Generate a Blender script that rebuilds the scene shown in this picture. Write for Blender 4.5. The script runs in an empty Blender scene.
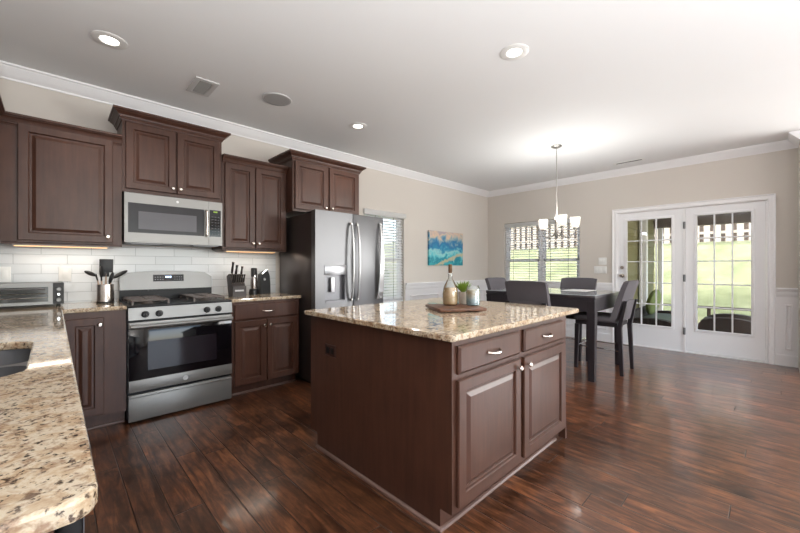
import bpy, bmesh, math, random
from mathutils import Vector, Matrix
random.seed(7)
sc = bpy.context.scene
COL = sc.collection
PI = math.pi

# ------------------------------------------------------------ camera, world, lights, exposure
cd = bpy.data.cameras.new('camera'); cam = bpy.data.objects.new('camera', cd); COL.objects.link(cam)
cd.sensor_width = 36.0; cd.lens = 358.26 * 36.0 / 800.0; cd.clip_start = 0.02; cd.clip_end = 300
cd.shift_y = 0.0004
cam.location = (0, 0, 1.2104)
YAW = math.radians(45.984)
cam.rotation_euler = (PI / 2, 0, YAW - PI / 2)
sc.camera = cam

vs = sc.view_settings
vs.view_transform = 'Standard'; vs.look = 'None'; vs.gamma = 1.0; vs.exposure = 0.58
try: vs.use_curve_mapping = False
except Exception: pass
sc.cycles.max_bounces = 10; sc.cycles.diffuse_bounces = 5; sc.cycles.glossy_bounces = 4
sc.cycles.transparent_max_bounces = 16
sc.cycles.caustics_reflective = False; sc.cycles.caustics_refractive = False
sc.cycles.sample_clamp_indirect = 3.0; sc.cycles.use_adaptive_sampling = False; sc.cycles.blur_glossy = 1.0
sc.cycles.denoising_prefilter = 'ACCURATE'

W = bpy.data.worlds.new('sky'); sc.world = W; W.use_nodes = True
wn = W.node_tree.nodes; wl = W.node_tree.links; wn.clear()
wo = wn.new('ShaderNodeOutputWorld'); wb = wn.new('ShaderNodeBackground'); sky = wn.new('ShaderNodeTexSky')
sky.sky_type = 'NISHITA'; sky.sun_disc = False; sky.sun_elevation = math.radians(55); sky.sun_rotation = math.radians(270)
sky.air_density = 1.0; sky.dust_density = 2.0
wb.inputs['Strength'].default_value = 0.75
wl.new(sky.outputs[0], wb.inputs[0]); wl.new(wb.outputs[0], wo.inputs[0])

def sun(energy, direction, angle=1.0, col=(1, .95, .86)):
    l = bpy.data.lights.new('sun', 'SUN'); l.energy = energy; l.angle = math.radians(angle); l.color = col
    o = bpy.data.objects.new('sun', l); COL.objects.link(o)
    o.rotation_euler = Vector(direction).to_track_quat('-Z', 'Y').to_euler()
    return o
sun(6.0, (-.12, .6, -.85))

def area(name, loc, direction, sx, sy, energy, col=(1, 1, 1)):
    l = bpy.data.lights.new(name, 'AREA'); l.shape = 'RECTANGLE'; l.size = sx; l.size_y = sy; l.energy = energy; l.color = col
    o = bpy.data.objects.new(name, l); COL.objects.link(o); o.location = loc
    o.rotation_euler = Vector(direction).to_track_quat('-Z', 'Z').to_euler()
    return o
# added fill lamps at unseen window openings behind the camera, standing in for daylight
area('living_window_fill', (2.0, -5.06, 1.45), (0, 1, .7), 4.6, 2.0, 90, (1, .985, .96))
area('living_side_fill', (6.5, -2.7, 1.3), (-.8, .9, -.2), 3.2, 1.6, 165, (1, .985, .96))

def upward_fill(loc, energy):
    l = bpy.data.lights.new('added_upward_fill', 'SPOT'); l.energy = energy; l.spot_size = math.radians(165); l.spot_blend = .5; l.shadow_soft_size = .15; l.color = (.94, .97, 1)
    o = bpy.data.objects.new('added_upward_fill', l); COL.objects.link(o); o.location = loc; o.rotation_euler = (PI, 0, 0)
upward_fill((-.1, -1.3, .9), 320); upward_fill((1.6, -3.0, .9), 230)      # added upward fill spots behind the camera, no real lamps stand there

# ------------------------------------------------------------ helpers
class MB:
    def __init__(s): s.bm = bmesh.new()
    def box(s, x0, x1, y0, y1, z0, z1, bev=0.0, seg=2):
        bm = s.bm
        v = [bm.verts.new((x, y, z)) for x in (x0, x1) for y in (y0, y1) for z in (z0, z1)]
        q = [(0, 1, 3, 2), (4, 6, 7, 5), (0, 4, 5, 1), (2, 3, 7, 6), (0, 2, 6, 4), (1, 5, 7, 3)]
        fs = [bm.faces.new([v[i] for i in f]) for f in q]
        if bev > 0:
            es = list({e for f in fs for e in f.edges})
            bmesh.ops.bevel(bm, geom=es, offset=bev, offset_type='OFFSET', segments=seg, profile=.5, affect='EDGES')
        return s
    def hexa(s, bot, top):
        bm = s.bm
        b = [bm.verts.new(p) for p in bot]; t = [bm.verts.new(p) for p in top]; n = len(b)
        bm.faces.new(b[::-1]); bm.faces.new(t)
        for i in range(n): bm.faces.new((b[i], b[(i + 1) % n], t[(i + 1) % n], t[i]))
        return s
    def prism(s, poly, f0, f1):          # poly of 2-d points; f0/f1 map (a,b) to 3-d
        return s.hexa([f0(*p) for p in poly], [f1(*p) for p in poly])
    def cyl(s, p0, p1, r0, r1=None, seg=20):
        return s.tube([p0, p1], [r0, r0 if r1 is None else r1], seg)
    def tube(s, pts, r, seg=10, cap=True, closed=False):
        bm = s.bm; pts = [Vector(p) for p in pts]; n = len(pts)
        rs = r if isinstance(r, (list, tuple)) else [r] * n
        rings = []; up = None
        for i, p in enumerate(pts):
            if closed: t = pts[(i + 1) % n] - pts[i - 1]
            else: t = pts[min(i + 1, n - 1)] - pts[max(i - 1, 0)]
            t.normalize()
            if up is None:
                up = Vector((0, 0, 1)) if abs(t.z) < .9 else Vector((1, 0, 0))
            a = t.cross(up); a.normalize(); b = a.cross(t); b.normalize(); up = b
            rings.append([bm.verts.new(p + (a * math.cos(2 * PI * k / seg) + b * math.sin(2 * PI * k / seg)) * rs[i]) for k in range(seg)])
        m = n if closed else n - 1
        for i in range(m):
            A, B = rings[i], rings[(i + 1) % n]
            for k in range(seg): bm.faces.new((A[k], A[(k + 1) % seg], B[(k + 1) % seg], B[k]))
        if cap and not closed:
            bm.faces.new(rings[0][::-1]); bm.faces.new(rings[-1])
        return s
    def lathe(s, prof, c=(0, 0, 0), seg=28, sy=1.0):
        bm = s.bm; rings = []
        for r, z in prof:
            if r < 1e-5: rings.append([bm.verts.new((c[0], c[1], c[2] + z))])
            else: rings.append([bm.verts.new((c[0] + r * math.cos(2 * PI * k / seg), c[1] + sy * r * math.sin(2 * PI * k / seg), c[2] + z)) for k in range(seg)])
        for A, B in zip(rings, rings[1:]):
            if len(A) == 1 and len(B) == 1: continue
            for k in range(seg):
                k2 = (k + 1) % seg
                if len(A) == 1: bm.faces.new((A[0], B[k2], B[k]))
                elif len(B) == 1: bm.faces.new((A[k], A[k2], B[0]))
                else: bm.faces.new((A[k], A[k2], B[k2], B[k]))
        return s
    def sphere(s, c, r, sx=1, sy=1, sz=1, u=14, v=9):
        M = Matrix.Translation(c) @ Matrix.Diagonal((sx, sy, sz, 1))
        bmesh.ops.create_uvsphere(s.bm, u_segments=u, v_segments=v, radius=r, matrix=M)
        return s
    def sweep(s, prof, path, closed=False, F=None):
        # prof: (offset to the right of travel, height); path in a 2-d plane; F maps (a,b,h) to 3-d
        if F is None: F = lambda a, b, h: (a, b, h)
        bm = s.bm; n = len(path); P = [Vector(p) for p in path]; rings = []
        for i in range(n):
            if closed: d0 = (P[i] - P[i - 1]).normalized(); d1 = (P[(i + 1) % n] - P[i]).normalized()
            else:
                d0 = (P[i] - P[i - 1]).normalized() if i else (P[1] - P[0]).normalized()
                d1 = (P[i + 1] - P[i]).normalized() if i < n - 1 else d0
            n0 = Vector((d0.y, -d0.x)); n1 = Vector((d1.y, -d1.x)); m = (n0 + n1); m = m / max(.2, m.dot(n0)) if m.length > 1e-6 else n0
            rings.append([bm.verts.new(F(P[i].x + m.x * o, P[i].y + m.y * o, h)) for o, h in prof])
        k = len(prof)
        for i in range(n if closed else n - 1):
            A, B = rings[i], rings[(i + 1) % n]
            for j in range(k): bm.faces.new((A[j], A[(j + 1) % k], B[(j + 1) % k], B[j]))
        if not closed:
            bm.faces.new(rings[0]); bm.faces.new(rings[-1][::-1])
        return s
    def rings(s, F, a0, a1, b0, b1, steps, back=None):
        # concentric rectangles (inset, height) -> raised panel front; F(a,b,c)
        bm = s.bm; prev = None
        seq = ([(0.0, back)] if back is not None else []) + list(steps)
        for ins, c in seq:
            r = [bm.verts.new(F(a, b, c)) for a, b in ((a0 + ins, b0 + ins), (a1 - ins, b0 + ins), (a1 - ins, b1 - ins), (a0 + ins, b1 - ins))]
            if prev is None:
                if back is not None: bm.faces.new(r[::-1])
            else:
                for i in range(4): bm.faces.new((prev[i], prev[(i + 1) % 4], r[(i + 1) % 4], r[i]))
            prev = r
        bm.faces.new(prev)
        return s
    def plate(s, outline, holes, z0, z1, bev=0.0):
        bm = s.bm; edges = []
        for loop in [outline] + holes:
            vs_ = [bm.verts.new((x, y, z0)) for x, y in loop]
            for i in range(len(vs_)): edges.append(bm.edges.new((vs_[i], vs_[(i + 1) % len(vs_)])))
        r = bmesh.ops.triangle_fill(bm, use_beauty=True, use_dissolve=True, edges=edges)
        fs = [g for g in r['geom'] if isinstance(g, bmesh.types.BMFace)]
        ex = bmesh.ops.extrude_face_region(bm, geom=fs)
        vv = [g for g in ex['geom'] if isinstance(g, bmesh.types.BMVert)]
        for v in vv: v.co.z = z1
        bmesh.ops.recalc_face_normals(bm, faces=bm.faces[:])
        if bev > 0:
            es = [e for e in bm.edges if len(e.link_faces) == 2 and abs(e.verts[0].co.z - e.verts[1].co.z) < 1e-6
                  and e.calc_face_angle(0) > 1.0]
            bmesh.ops.bevel(bm, geom=es, offset=bev, offset_type='OFFSET', segments=2, profile=.5, affect='EDGES')
        return s
    def xform(s, M):
        bmesh.ops.transform(s.bm, matrix=M, verts=s.bm.verts[:]); return s

ROOT = {}
def link(name, mb, mat, parent=None, smooth=True, ang=35, recalc=True):
    bm = mb.bm
    if recalc: bmesh.ops.recalc_face_normals(bm, faces=bm.faces[:])
    off = ROOT.get(parent.name, Vector((0, 0, 0))) if parent else None
    me = bpy.data.meshes.new(name)
    o = bpy.data.objects.new(name, me)
    if parent is not None:
        o.parent = parent
        ROOT[o.name] = off
        if off.length > 0: bmesh.ops.translate(bm, verts=bm.verts[:], vec=-off)
    bm.to_mesh(me); bm.free()
    if smooth:
        me.polygons.foreach_set('use_smooth', [True] * len(me.polygons))
        me.set_sharp_from_angle(angle=math.radians(ang))
    if isinstance(mat, (list, tuple)):
        for m in mat: me.materials.append(m)
    else: me.materials.append(mat)
    COL.objects.link(o)
    return o
def tag(o, label=None, cat=None, group=None, kind=None):
    if label: o['label'] = label
    if cat: o['category'] = cat
    if group: o['group'] = group
    if kind: o['kind'] = kind
    return o
def thing(name, label, cat, loc=(0, 0, 0), group=None, kind=None):
    o = bpy.data.objects.new(name, None); o.location = loc; o.empty_display_size = .05; COL.objects.link(o)
    ROOT[o.name] = Vector(loc)
    return tag(o, label, cat, group, kind)
def single(name, mb, mat, label, cat, loc, group=None, kind=None, **k):     # a thing that is one mesh
    bmesh.ops.translate(mb.bm, verts=mb.bm.verts[:], vec=-Vector(loc))
    o = link(name, mb, mat, **k); o.location = loc; ROOT[o.name] = Vector(loc)
    return tag(o, label, cat, group, kind)
def struct(name, mb, mat, label=None, **k):
    o = link(name, mb, mat, **k); o['kind'] = 'structure'
    if label: o['label'] = label
    ROOT[o.name] = Vector((0, 0, 0))
    return o
def copy_tree(o, parent=None):
    c = o.copy(); COL.objects.link(c)
    if parent: c.parent = parent
    for ch in list(o.children): copy_tree(ch, c)
    return c
def FN(y): return lambda a, b, c: (a, y - c, b)       # facing -y
def FX(x): return lambda a, b, c: (x + c, a, b)       # facing +x
def FD(x): return lambda a, b, c: (x - c, a, b)       # facing -x
def rrect(x0, x1, y0, y1, r, n=5):
    out = []
    for cx, cy, a0 in ((x1 - r, y0 + r, -90), (x1 - r, y1 - r, 0), (x0 + r, y1 - r, 90), (x0 + r, y0 + r, 180)):
        for i in range(n + 1):
            a = math.radians(a0 + 90 * i / n); out.append((cx + r * math.cos(a), cy + r * math.sin(a)))
    return out

# ------------------------------------------------------------ materials
def nm(name):
    m = bpy.data.materials.new(name); m.use_nodes = True
    nt = m.node_tree; b = nt.nodes['Principled BSDF']
    return m, nt.nodes, nt.links, b
def lin(c): return tuple(((x / 255) / 12.92 if x / 255 <= .04045 else ((x / 255 + .055) / 1.055) ** 2.4) for x in c) + (1,)
def plain(name, rgb, rough=.5, metal=0.0, coat=0.0, spec=.5, noise=0.0, scale=20, bump=0.0):
    m, n, l, b = nm(name)
    b.inputs['Base Color'].default_value = lin(rgb); b.inputs['Roughness'].default_value = rough; b.inputs['Metallic'].default_value = metal
    b.inputs['Coat Weight'].default_value = coat; b.inputs['Specular IOR Level'].default_value = spec
    if noise or bump:
        tc = n.new('ShaderNodeTexCoord'); nz = n.new('ShaderNodeTexNoise'); nz.inputs['Scale'].default_value = scale; nz.inputs['Detail'].default_value = 5
        l.new(tc.outputs['Object'], nz.inputs['Vector'])
        if noise:
            mx = n.new('ShaderNodeMix'); mx.data_type = 'RGBA'
            c = lin(rgb)
            mx.inputs[6].default_value = tuple(x * (1 - noise) for x in c[:3]) + (1,); mx.inputs[7].default_value = tuple(min(1, x * (1 + noise)) for x in c[:3]) + (1,)
            l.new(nz.outputs['Fac'], mx.inputs[0]); l.new(mx.outputs[2], b.inputs['Base Color'])
        if bump:
            bp = n.new('ShaderNodeBump'); bp.inputs['Strength'].default_value = bump; bp.inputs['Distance'].default_value = .003
            l.new(nz.outputs['Fac'], bp.inputs['Height']); l.new(bp.outputs[0], b.inputs['Normal'])
    return m
def emis(name, rgb, strength, base=None):
    m, n, l, b = nm(name)
    b.inputs['Base Color'].default_value = lin(base or rgb); b.inputs['Emission Color'].default_value = lin(rgb); b.inputs['Emission Strength'].default_value = strength
    return m
def ramp(n, pts, interp='LINEAR'):
    r = n.new('ShaderNodeValToRGB'); r.color_ramp.interpolation = interp
    e = r.color_ramp.elements
    while len(e) < len(pts): e.new(.5)
    for k, (p, c) in zip(e, pts): k.position = p; k.color = c if len(c) == 4 else tuple(c) + (1,)
    return r
def wood(name, dark, light, rough=.35, coat=.25, sc_=(14, 14, 1.3)):
    m, n, l, b = nm(name)
    tc = n.new('ShaderNodeTexCoord'); mp = n.new('ShaderNodeMapping'); mp.inputs['Scale'].default_value = sc_
    nz = n.new('ShaderNodeTexNoise'); nz.inputs['Scale'].default_value = 2.2; nz.inputs['Detail'].default_value = 7; nz.inputs['Roughness'].default_value = .65
    nz2 = n.new('ShaderNodeTexNoise'); nz2.inputs['Scale'].default_value = 5; nz2.inputs['Detail'].default_value = 3
    l.new(tc.outputs['Object'], mp.inputs[0]); l.new(mp.outputs[0], nz.inputs['Vector']); l.new(tc.outputs['Object'], nz2.inputs['Vector'])
    ad = n.new('ShaderNodeMath'); ad.operation = 'ADD'; l.new(nz.outputs['Fac'], ad.inputs[0])
    mu = n.new('ShaderNodeMath'); mu.operation = 'MULTIPLY'; mu.inputs[1].default_value = .6; l.new(nz2.outputs['Fac'], mu.inputs[0]); l.new(mu.outputs[0], ad.inputs[1])
    r = ramp(n, [(.5, lin(dark)), (1.05, lin(light))]); l.new(ad.outputs[0], r.inputs[0]); l.new(r.outputs[0], b.inputs['Base Color'])
    b.inputs['Roughness'].default_value = rough; b.inputs['Coat Weight'].default_value = coat; b.inputs['Coat Roughness'].default_value = .25; b.inputs['Specular IOR Level'].default_value = .4
    return m
CAB = wood('cabinet_wood', (63, 40, 32), (82, 54, 43), .34, 0)
TABLEW = plain('espresso_wood', (46, 42, 46), .35, coat=.3)
LEGW = plain('black_brown_wood', (38, 34, 38), .4)
STEEL = plain('stainless_steel', (112, 112, 114), .38, .75, noise=.03, scale=3)
STEELD = plain('stainless_steel_range', (138, 137, 135), .4, .6, noise=.03, scale=4)
CHROME = plain('satin_nickel', (225, 215, 205), .2, 1.0)
PLATED = plain('polished_chrome', (230, 230, 230), .08, 1.0)
HNDL = plain('bright_handle_steel', (205, 205, 206), .25, .6)
BLACKGL = plain('black_glass', (14, 12, 16), .06, spec=.35)
BLACK = plain('black_enamel', (17, 16, 19), .3, spec=.25)
BLACKM = plain('black_plastic', (24, 23, 24), .45)
IRON = plain('cast_iron', (92, 82, 77), .45, noise=.2, scale=60)
WHITE = plain('white_trim_paint', (238, 238, 240), .35)
DOORW = plain('white_door_paint', (234, 235, 238), .32)
WALLP = plain('beige_wall_paint', (209, 203, 196), .85, spec=.2, noise=.015, scale=3)
CEILP = plain('ceiling_paint', (236, 237, 238), .9, spec=.15, noise=.01, scale=2)
PLASTW = plain('white_plastic', (232, 232, 230), .4)
FRSIDE = plain('grey_painted_steel', (78, 70, 68), .3, .6)
SLATM, gn, gl, gb = nm('blind_white')
gb.inputs['Base Color'].default_value = lin((238, 238, 238)); gb.inputs['Roughness'].default_value = .5
gt = gn.new('ShaderNodeBsdfTranslucent'); gt.inputs[0].default_value = (.9, .9, .9, 1); gm = gn.new('ShaderNodeMixShader'); gm.inputs[0].default_value = .45
gl.new(gb.outputs[0], gm.inputs[1]); gl.new(gt.outputs[0], gm.inputs[2]); gl.new(gm.outputs[0], gn['Material Output'].inputs[0])
FABRIC = plain('grey_fabric', (92, 88, 92), .85, spec=.25, noise=.12, scale=250, bump=.25)
MOULD = plain('worn_moulding', (104, 80, 72), .4)
OUTB = plain('brown_outlet', (60, 36, 30), .4)
RUBBER = plain('rubber', (25, 25, 26), .7)
DARK = plain('dark_gap', (12, 11, 11), .8)
def glass(name, tint=(255, 255, 255), refl=.08, rough=0.0):
    m = bpy.data.materials.new(name); m.use_nodes = True; n = m.node_tree.nodes; l = m.node_tree.links; n.clear()
    o = n.new('ShaderNodeOutputMaterial'); mx = n.new('ShaderNodeMixShader'); t = n.new('ShaderNodeBsdfTransparent'); g = n.new('ShaderNodeBsdfGlossy')
    t.inputs[0].default_value = lin(tint); g.inputs['Roughness'].default_value = rough
    lw = n.new('ShaderNodeFresnel'); lw.inputs['IOR'].default_value = 1.3
    ad = n.new('ShaderNodeMath'); ad.operation = 'ADD'; ad.use_clamp = True; ad.inputs[1].default_value = refl - .017
    l.new(lw.outputs[0], ad.inputs[0]); l.new(ad.outputs[0], mx.inputs[0]); l.new(t.outputs[0], mx.inputs[1]); l.new(g.outputs[0], mx.inputs[2]); l.new(mx.outputs[0], o.inputs[0])
    return m
PANE = glass('window_glass', refl=.05)
CLEAR = glass('clear_glass', (245, 248, 246), .14)

def granite():
    m, n, l, b = nm('speckled_granite')
    tc = n.new('ShaderNodeTexCoord')
    def noise(s, d=6, r=.6, w=0):
        z = n.new('ShaderNodeTexNoise'); z.inputs['Scale'].default_value = s; z.inputs['Detail'].default_value = d; z.inputs['Roughness'].default_value = r; z.inputs['Distortion'].default_value = w
        l.new(tc.outputs['Object'], z.inputs['Vector']); return z
    base = ramp(n, [(.32, lin((160, 130, 102))), (.46, lin((192, 170, 142))), (.56, lin((210, 196, 174))), (.7, lin((176, 152, 126)))])
    l.new(noise(22, 6, .7, .5).outputs['Fac'], base.inputs[0])
    def mix(prev, fac, col):
        x = n.new('ShaderNodeMix'); x.data_type = 'RGBA'; x.inputs[7].default_value = lin(col)
        l.new(prev, x.inputs[6]); l.new(fac, x.inputs[0]); return x.outputs[2]
    r1 = ramp(n, [(.52, (0, 0, 0)), (.66, (.8, .8, .8))]); l.new(noise(48, 3, .6, .3).outputs['Fac'], r1.inputs[0])
    c = mix(base.outputs[0], r1.outputs[0], (138, 108, 84))
    r2 = ramp(n, [(.575, (0, 0, 0)), (.66, (.9, .9, .9))]); l.new(noise(90, 3, .55, .2).outputs['Fac'], r2.inputs[0])
    c = mix(c, r2.outputs[0], (62, 46, 38))
    r3 = ramp(n, [(.57, (0, 0, 0)), (.68, (.85, .85, .85))]); l.new(noise(38, 4, .6, .8).outputs['Fac'], r3.inputs[0])
    c = mix(c, r3.outputs[0], (96, 74, 60))
    r4 = ramp(n, [(.66, (0, 0, 0)), (.72, (.9, .9, .9))]); l.new(noise(120, 2, .5).outputs['Fac'], r4.inputs[0])
    c = mix(c, r4.outputs[0], (30, 25, 24))
    l.new(c, b.inputs['Base Color']); b.inputs['Roughness'].default_value = .06; b.inputs['Specular IOR Level'].default_value = 1.0
    return m
GRAN = granite()

def floor_mat():
    m, n, l, b = nm('hand_scraped_walnut_planks')
    tc = n.new('ShaderNodeTexCoord'); sp = n.new('ShaderNodeSeparateXYZ'); cb = n.new('ShaderNodeCombineXYZ')
    l.new(tc.outputs['Object'], sp.inputs[0])
    ax = n.new('ShaderNodeMath'); ax.operation = 'ADD'; ax.inputs[1].default_value = 20 * .137 - .007
    l.new(sp.outputs['X'], ax.inputs[0])
    dv = n.new('ShaderNodeMath'); dv.operation = 'DIVIDE'; dv.inputs[1].default_value = .137; fl = n.new('ShaderNodeMath'); fl.operation = 'FLOOR'; l.new(ax.outputs[0], dv.inputs[0]); l.new(dv.outputs[0], fl.inputs[0])
    wh = n.new('ShaderNodeTexWhiteNoise'); wh.noise_dimensions = '1D'; l.new(fl.outputs[0], wh.inputs['W'])
    yo = n.new('ShaderNodeMath'); yo.operation = 'MULTIPLY_ADD'; yo.inputs[1].default_value = 1.15; l.new(wh.outputs['Value'], yo.inputs[0]); l.new(sp.outputs['Y'], yo.inputs[2]); l.new(yo.outputs[0], cb.inputs['X']); l.new(ax.outputs[0], cb.inputs['Y'])
    br = n.new('ShaderNodeTexBrick'); br.offset = 0; br.offset_frequency = 2; br.squash = 1.35; br.squash_frequency = 3
    br.inputs['Scale'].default_value = 1.0; br.inputs['Brick Width'].default_value = 1.15; br.inputs['Row Height'].default_value = .137
    br.inputs['Mortar Size'].default_value = .0038; br.inputs['Mortar Smooth'].default_value = .8; br.inputs['Bias'].default_value = 0
    br.inputs['Color1'].default_value = (0, 0, 0, 1); br.inputs['Color2'].default_value = (1, 1, 1, 1); br.inputs['Mortar'].default_value = (.5, .5, .5, 1)
    l.new(cb.outputs[0], br.inputs['Vector'])
    # per plank shift of the grain
    sh = n.new('ShaderNodeVectorMath'); sh.operation = 'MULTIPLY_ADD'; sh.inputs[1].default_value = (7, 13, 5)
    l.new(br.outputs['Color'], sh.inputs[0]); l.new(cb.outputs[0], sh.inputs[2])
    mp = n.new('ShaderNodeMapping'); mp.inputs['Scale'].default_value = (2.4, 20, 1); l.new(sh.outputs[0], mp.inputs[0])
    g = n.new('ShaderNodeTexNoise'); g.inputs['Scale'].default_value = 1.5; g.inputs['Detail'].default_value = 6; g.inputs['Roughness'].default_value = .62; g.inputs['Distortion'].default_value = .8
    l.new(mp.outputs[0], g.inputs['Vector'])
    mp2 = n.new('ShaderNodeMapping'); mp2.inputs['Scale'].default_value = (4.5, 7, 1); l.new(sh.outputs[0], mp2.inputs[0])
    k = n.new('ShaderNodeTexNoise'); k.inputs['Scale'].default_value = 1.3; k.inputs['Detail'].default_value = 5; k.inputs['Roughness'].default_value = .6; k.inputs['Distortion'].default_value = .6
    l.new(mp2.outputs[0], k.inputs['Vector'])
    base = ramp(n, [(.3, lin((40, 23, 15))), (.48, lin((82, 50, 33))), (.7, lin((126, 82, 54)))]); l.new(g.outputs['Fac'], base.inputs[0])
    kr = ramp(n, [(.28, (.2, .18, .18)), (.40, (.68, .66, .65)), (.52, (1.0, .98, .96)), (.72, (1.6, 1.48, 1.34))]); l.new(k.outputs['Fac'], kr.inputs[0])
    mu = n.new('ShaderNodeMix'); mu.data_type = 'RGBA'; mu.blend_type = 'MULTIPLY'; mu.inputs[0].default_value = 1
    l.new(base.outputs[0], mu.inputs[6]); l.new(kr.outputs[0], mu.inputs[7])
    pv = ramp(n, [(0, (.7, .68, .68)), (.5, (1, 1, 1)), (1, (1.28, 1.24, 1.2))]); l.new(br.outputs['Color'], pv.inputs[0])
    mu2 = n.new('ShaderNodeMix'); mu2.data_type = 'RGBA'; mu2.blend_type = 'MULTIPLY'; mu2.inputs[0].default_value = 1
    l.new(mu.outputs[2], mu2.inputs[6]); l.new(pv.outputs[0], mu2.inputs[7])
    mo = n.new('ShaderNodeMix'); mo.data_type = 'RGBA'; mo.inputs[7].default_value = lin((26, 15, 11))
    l.new(br.outputs['Fac'], mo.inputs[0]); l.new(mu2.outputs[2], mo.inputs[6]); l.new(mo.outputs[2], b.inputs['Base Color'])
    # scraped surface
    mp3 = n.new('ShaderNodeMapping'); mp3.inputs['Scale'].default_value = (4, 10, 1); l.new(sh.outputs[0], mp3.inputs[0])
    s3 = n.new('ShaderNodeTexNoise'); s3.inputs['Scale'].default_value = 1.5; s3.inputs['Detail'].default_value = 1
    l.new(mp3.outputs[0], s3.inputs['Vector'])
    sub = n.new('ShaderNodeMath'); sub.operation = 'SUBTRACT'; l.new(s3.outputs['Fac'], sub.inputs[0])
    mm = n.new('ShaderNodeMath'); mm.operation = 'MULTIPLY'; mm.inputs[1].default_value = 1.5; l.new(br.outputs['Fac'], mm.inputs[0]); l.new(mm.outputs[0], sub.inputs[1])
    bp = n.new('ShaderNodeBump'); bp.inputs['Strength'].default_value = .45; bp.inputs['Distance'].default_value = .003
    l.new(sub.outputs[0], bp.inputs['Height']); l.new(bp.outputs[0], b.inputs['Normal'])
    rr = ramp(n, [(.3, (.278, .278, .278)), (.7, (.31, .31, .31))]); l.new(g.outputs['Fac'], rr.inputs[0]); l.new(rr.outputs[0], b.inputs['Roughness'])
    b.inputs['Specular IOR Level'].default_value = .5; b.inputs['Coat Weight'].default_value = .55; b.inputs['Coat Roughness'].default_value = .13; l.new(bp.outputs[0], b.inputs['Coat Normal'])
    return m
FLOORM = floor_mat()

def tile_mat():
    m, n, l, b = nm('white_subway_tile')
    tc = n.new('ShaderNodeTexCoord'); sp = n.new('ShaderNodeSeparateXYZ'); cb = n.new('ShaderNodeCombineXYZ')
    l.new(tc.outputs['Object'], sp.inputs[0]); ad = n.new('ShaderNodeMath'); ad.operation = 'ADD'; l.new(sp.outputs['X'], ad.inputs[0]); l.new(sp.outputs['Y'], ad.inputs[1])
    l.new(ad.outputs[0], cb.inputs['X']); l.new(sp.outputs['Z'], cb.inputs['Y'])
    br = n.new('ShaderNodeTexBrick'); br.offset = .5
    br.inputs['Scale'].default_value = 1; br.inputs['Brick Width'].default_value = .305; br.inputs['Row Height'].default_value = .077
    br.inputs['Mortar Size'].default_value = .0022; br.inputs['Mortar Smooth'].default_value = .3
    br.inputs['Color1'].default_value = lin((206, 210, 213)); br.inputs['Color2'].default_value = lin((214, 217, 220)); br.inputs['Mortar'].default_value = lin((172, 177, 181))
    l.new(cb.outputs[0], br.inputs['Vector']); l.new(br.outputs['Color'], b.inputs['Base Color'])
    bp = n.new('ShaderNodeBump'); bp.invert = True; bp.inputs['Strength'].default_value = .5; bp.inputs['Distance'].default_value = .002
    l.new(br.outputs['Fac'], bp.inputs['Height']); l.new(bp.outputs[0], b.inputs['Normal']); b.inputs['Roughness'].default_value = .16
    return m
TILE = tile_mat()

def painting_mat():
    m, n, l, b = nm('painted_canvas')
    tc = n.new('ShaderNodeTexCoord'); sp = n.new('ShaderNodeSeparateXYZ'); l.new(tc.outputs['Object'], sp.inputs[0])
    mp = n.new('ShaderNodeMapping'); mp.inputs['Scale'].default_value = (6, 1, 6); l.new(tc.outputs['Object'], mp.inputs[0])
    nz = n.new('ShaderNodeTexNoise'); nz.inputs['Scale'].default_value = 1.3; nz.inputs['Detail'].default_value = 6; nz.inputs['Distortion'].default_value = .8; l.new(mp.outputs[0], nz.inputs['Vector'])
    m1 = n.new('ShaderNodeMath'); m1.operation = 'MULTIPLY_ADD'; m1.inputs[1].default_value = 1 / .6; m1.inputs[2].default_value = -.46; l.new(sp.outputs['Z'], m1.inputs[0])
    m2 = n.new('ShaderNodeMath'); m2.operation = 'MULTIPLY_ADD'; m2.inputs[1].default_value = .8; l.new(nz.outputs['Fac'], m2.inputs[0]); l.new(m1.outputs[0], m2.inputs[2])
    r = ramp(n, [(.0, lin((60, 165, 175))), (.10, lin((30, 130, 150))), (.2, lin((92, 190, 200))), (.3, lin((150, 205, 205))), (.42, lin((45, 140, 175))),
                 (.55, lin((35, 110, 160))), (.63, lin((70, 130, 165))), (.74, lin((150, 170, 175))), (.84, lin((214, 186, 160))), (.95, lin((170, 160, 165)))])
    l.new(m2.outputs[0], r.inputs[0])
    # pale winding stream
    wv = n.new('ShaderNodeMath'); wv.operation = 'MULTIPLY_ADD'; wv.inputs[1].default_value = .28; wv.inputs[2].default_value = .16; l.new(sp.outputs['X'], wv.inputs[0])
    sn = n.new('ShaderNodeMath'); sn.operation = 'SUBTRACT'; l.new(sp.outputs['Z'], sn.inputs[0]); l.new(wv.outputs[0], sn.inputs[1])
    ad = n.new('ShaderNodeMath'); ad.operation = 'MULTIPLY_ADD'; ad.inputs[1].default_value = .16; l.new(nz.outputs['Fac'], ad.inputs[0]); l.new(sn.outputs[0], ad.inputs[2])
    ab = n.new('ShaderNodeMath'); ab.operation = 'ABSOLUTE'; l.new(ad.outputs[0], ab.inputs[0])
    rr = ramp(n, [(.012, (.85, .85, .85)), (.035, (0, 0, 0))]); l.new(ab.outputs[0], rr.inputs[0])
    x = n.new('ShaderNodeMix'); x.data_type = 'RGBA'; x.inputs[7].default_value = lin((205, 190, 150)); l.new(rr.outputs[0], x.inputs[0]); l.new(r.outputs[0], x.inputs[6])
    l.new(x.outputs[2], b.inputs['Base Color']); b.inputs['Roughness'].default_value = .7
    return m
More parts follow.
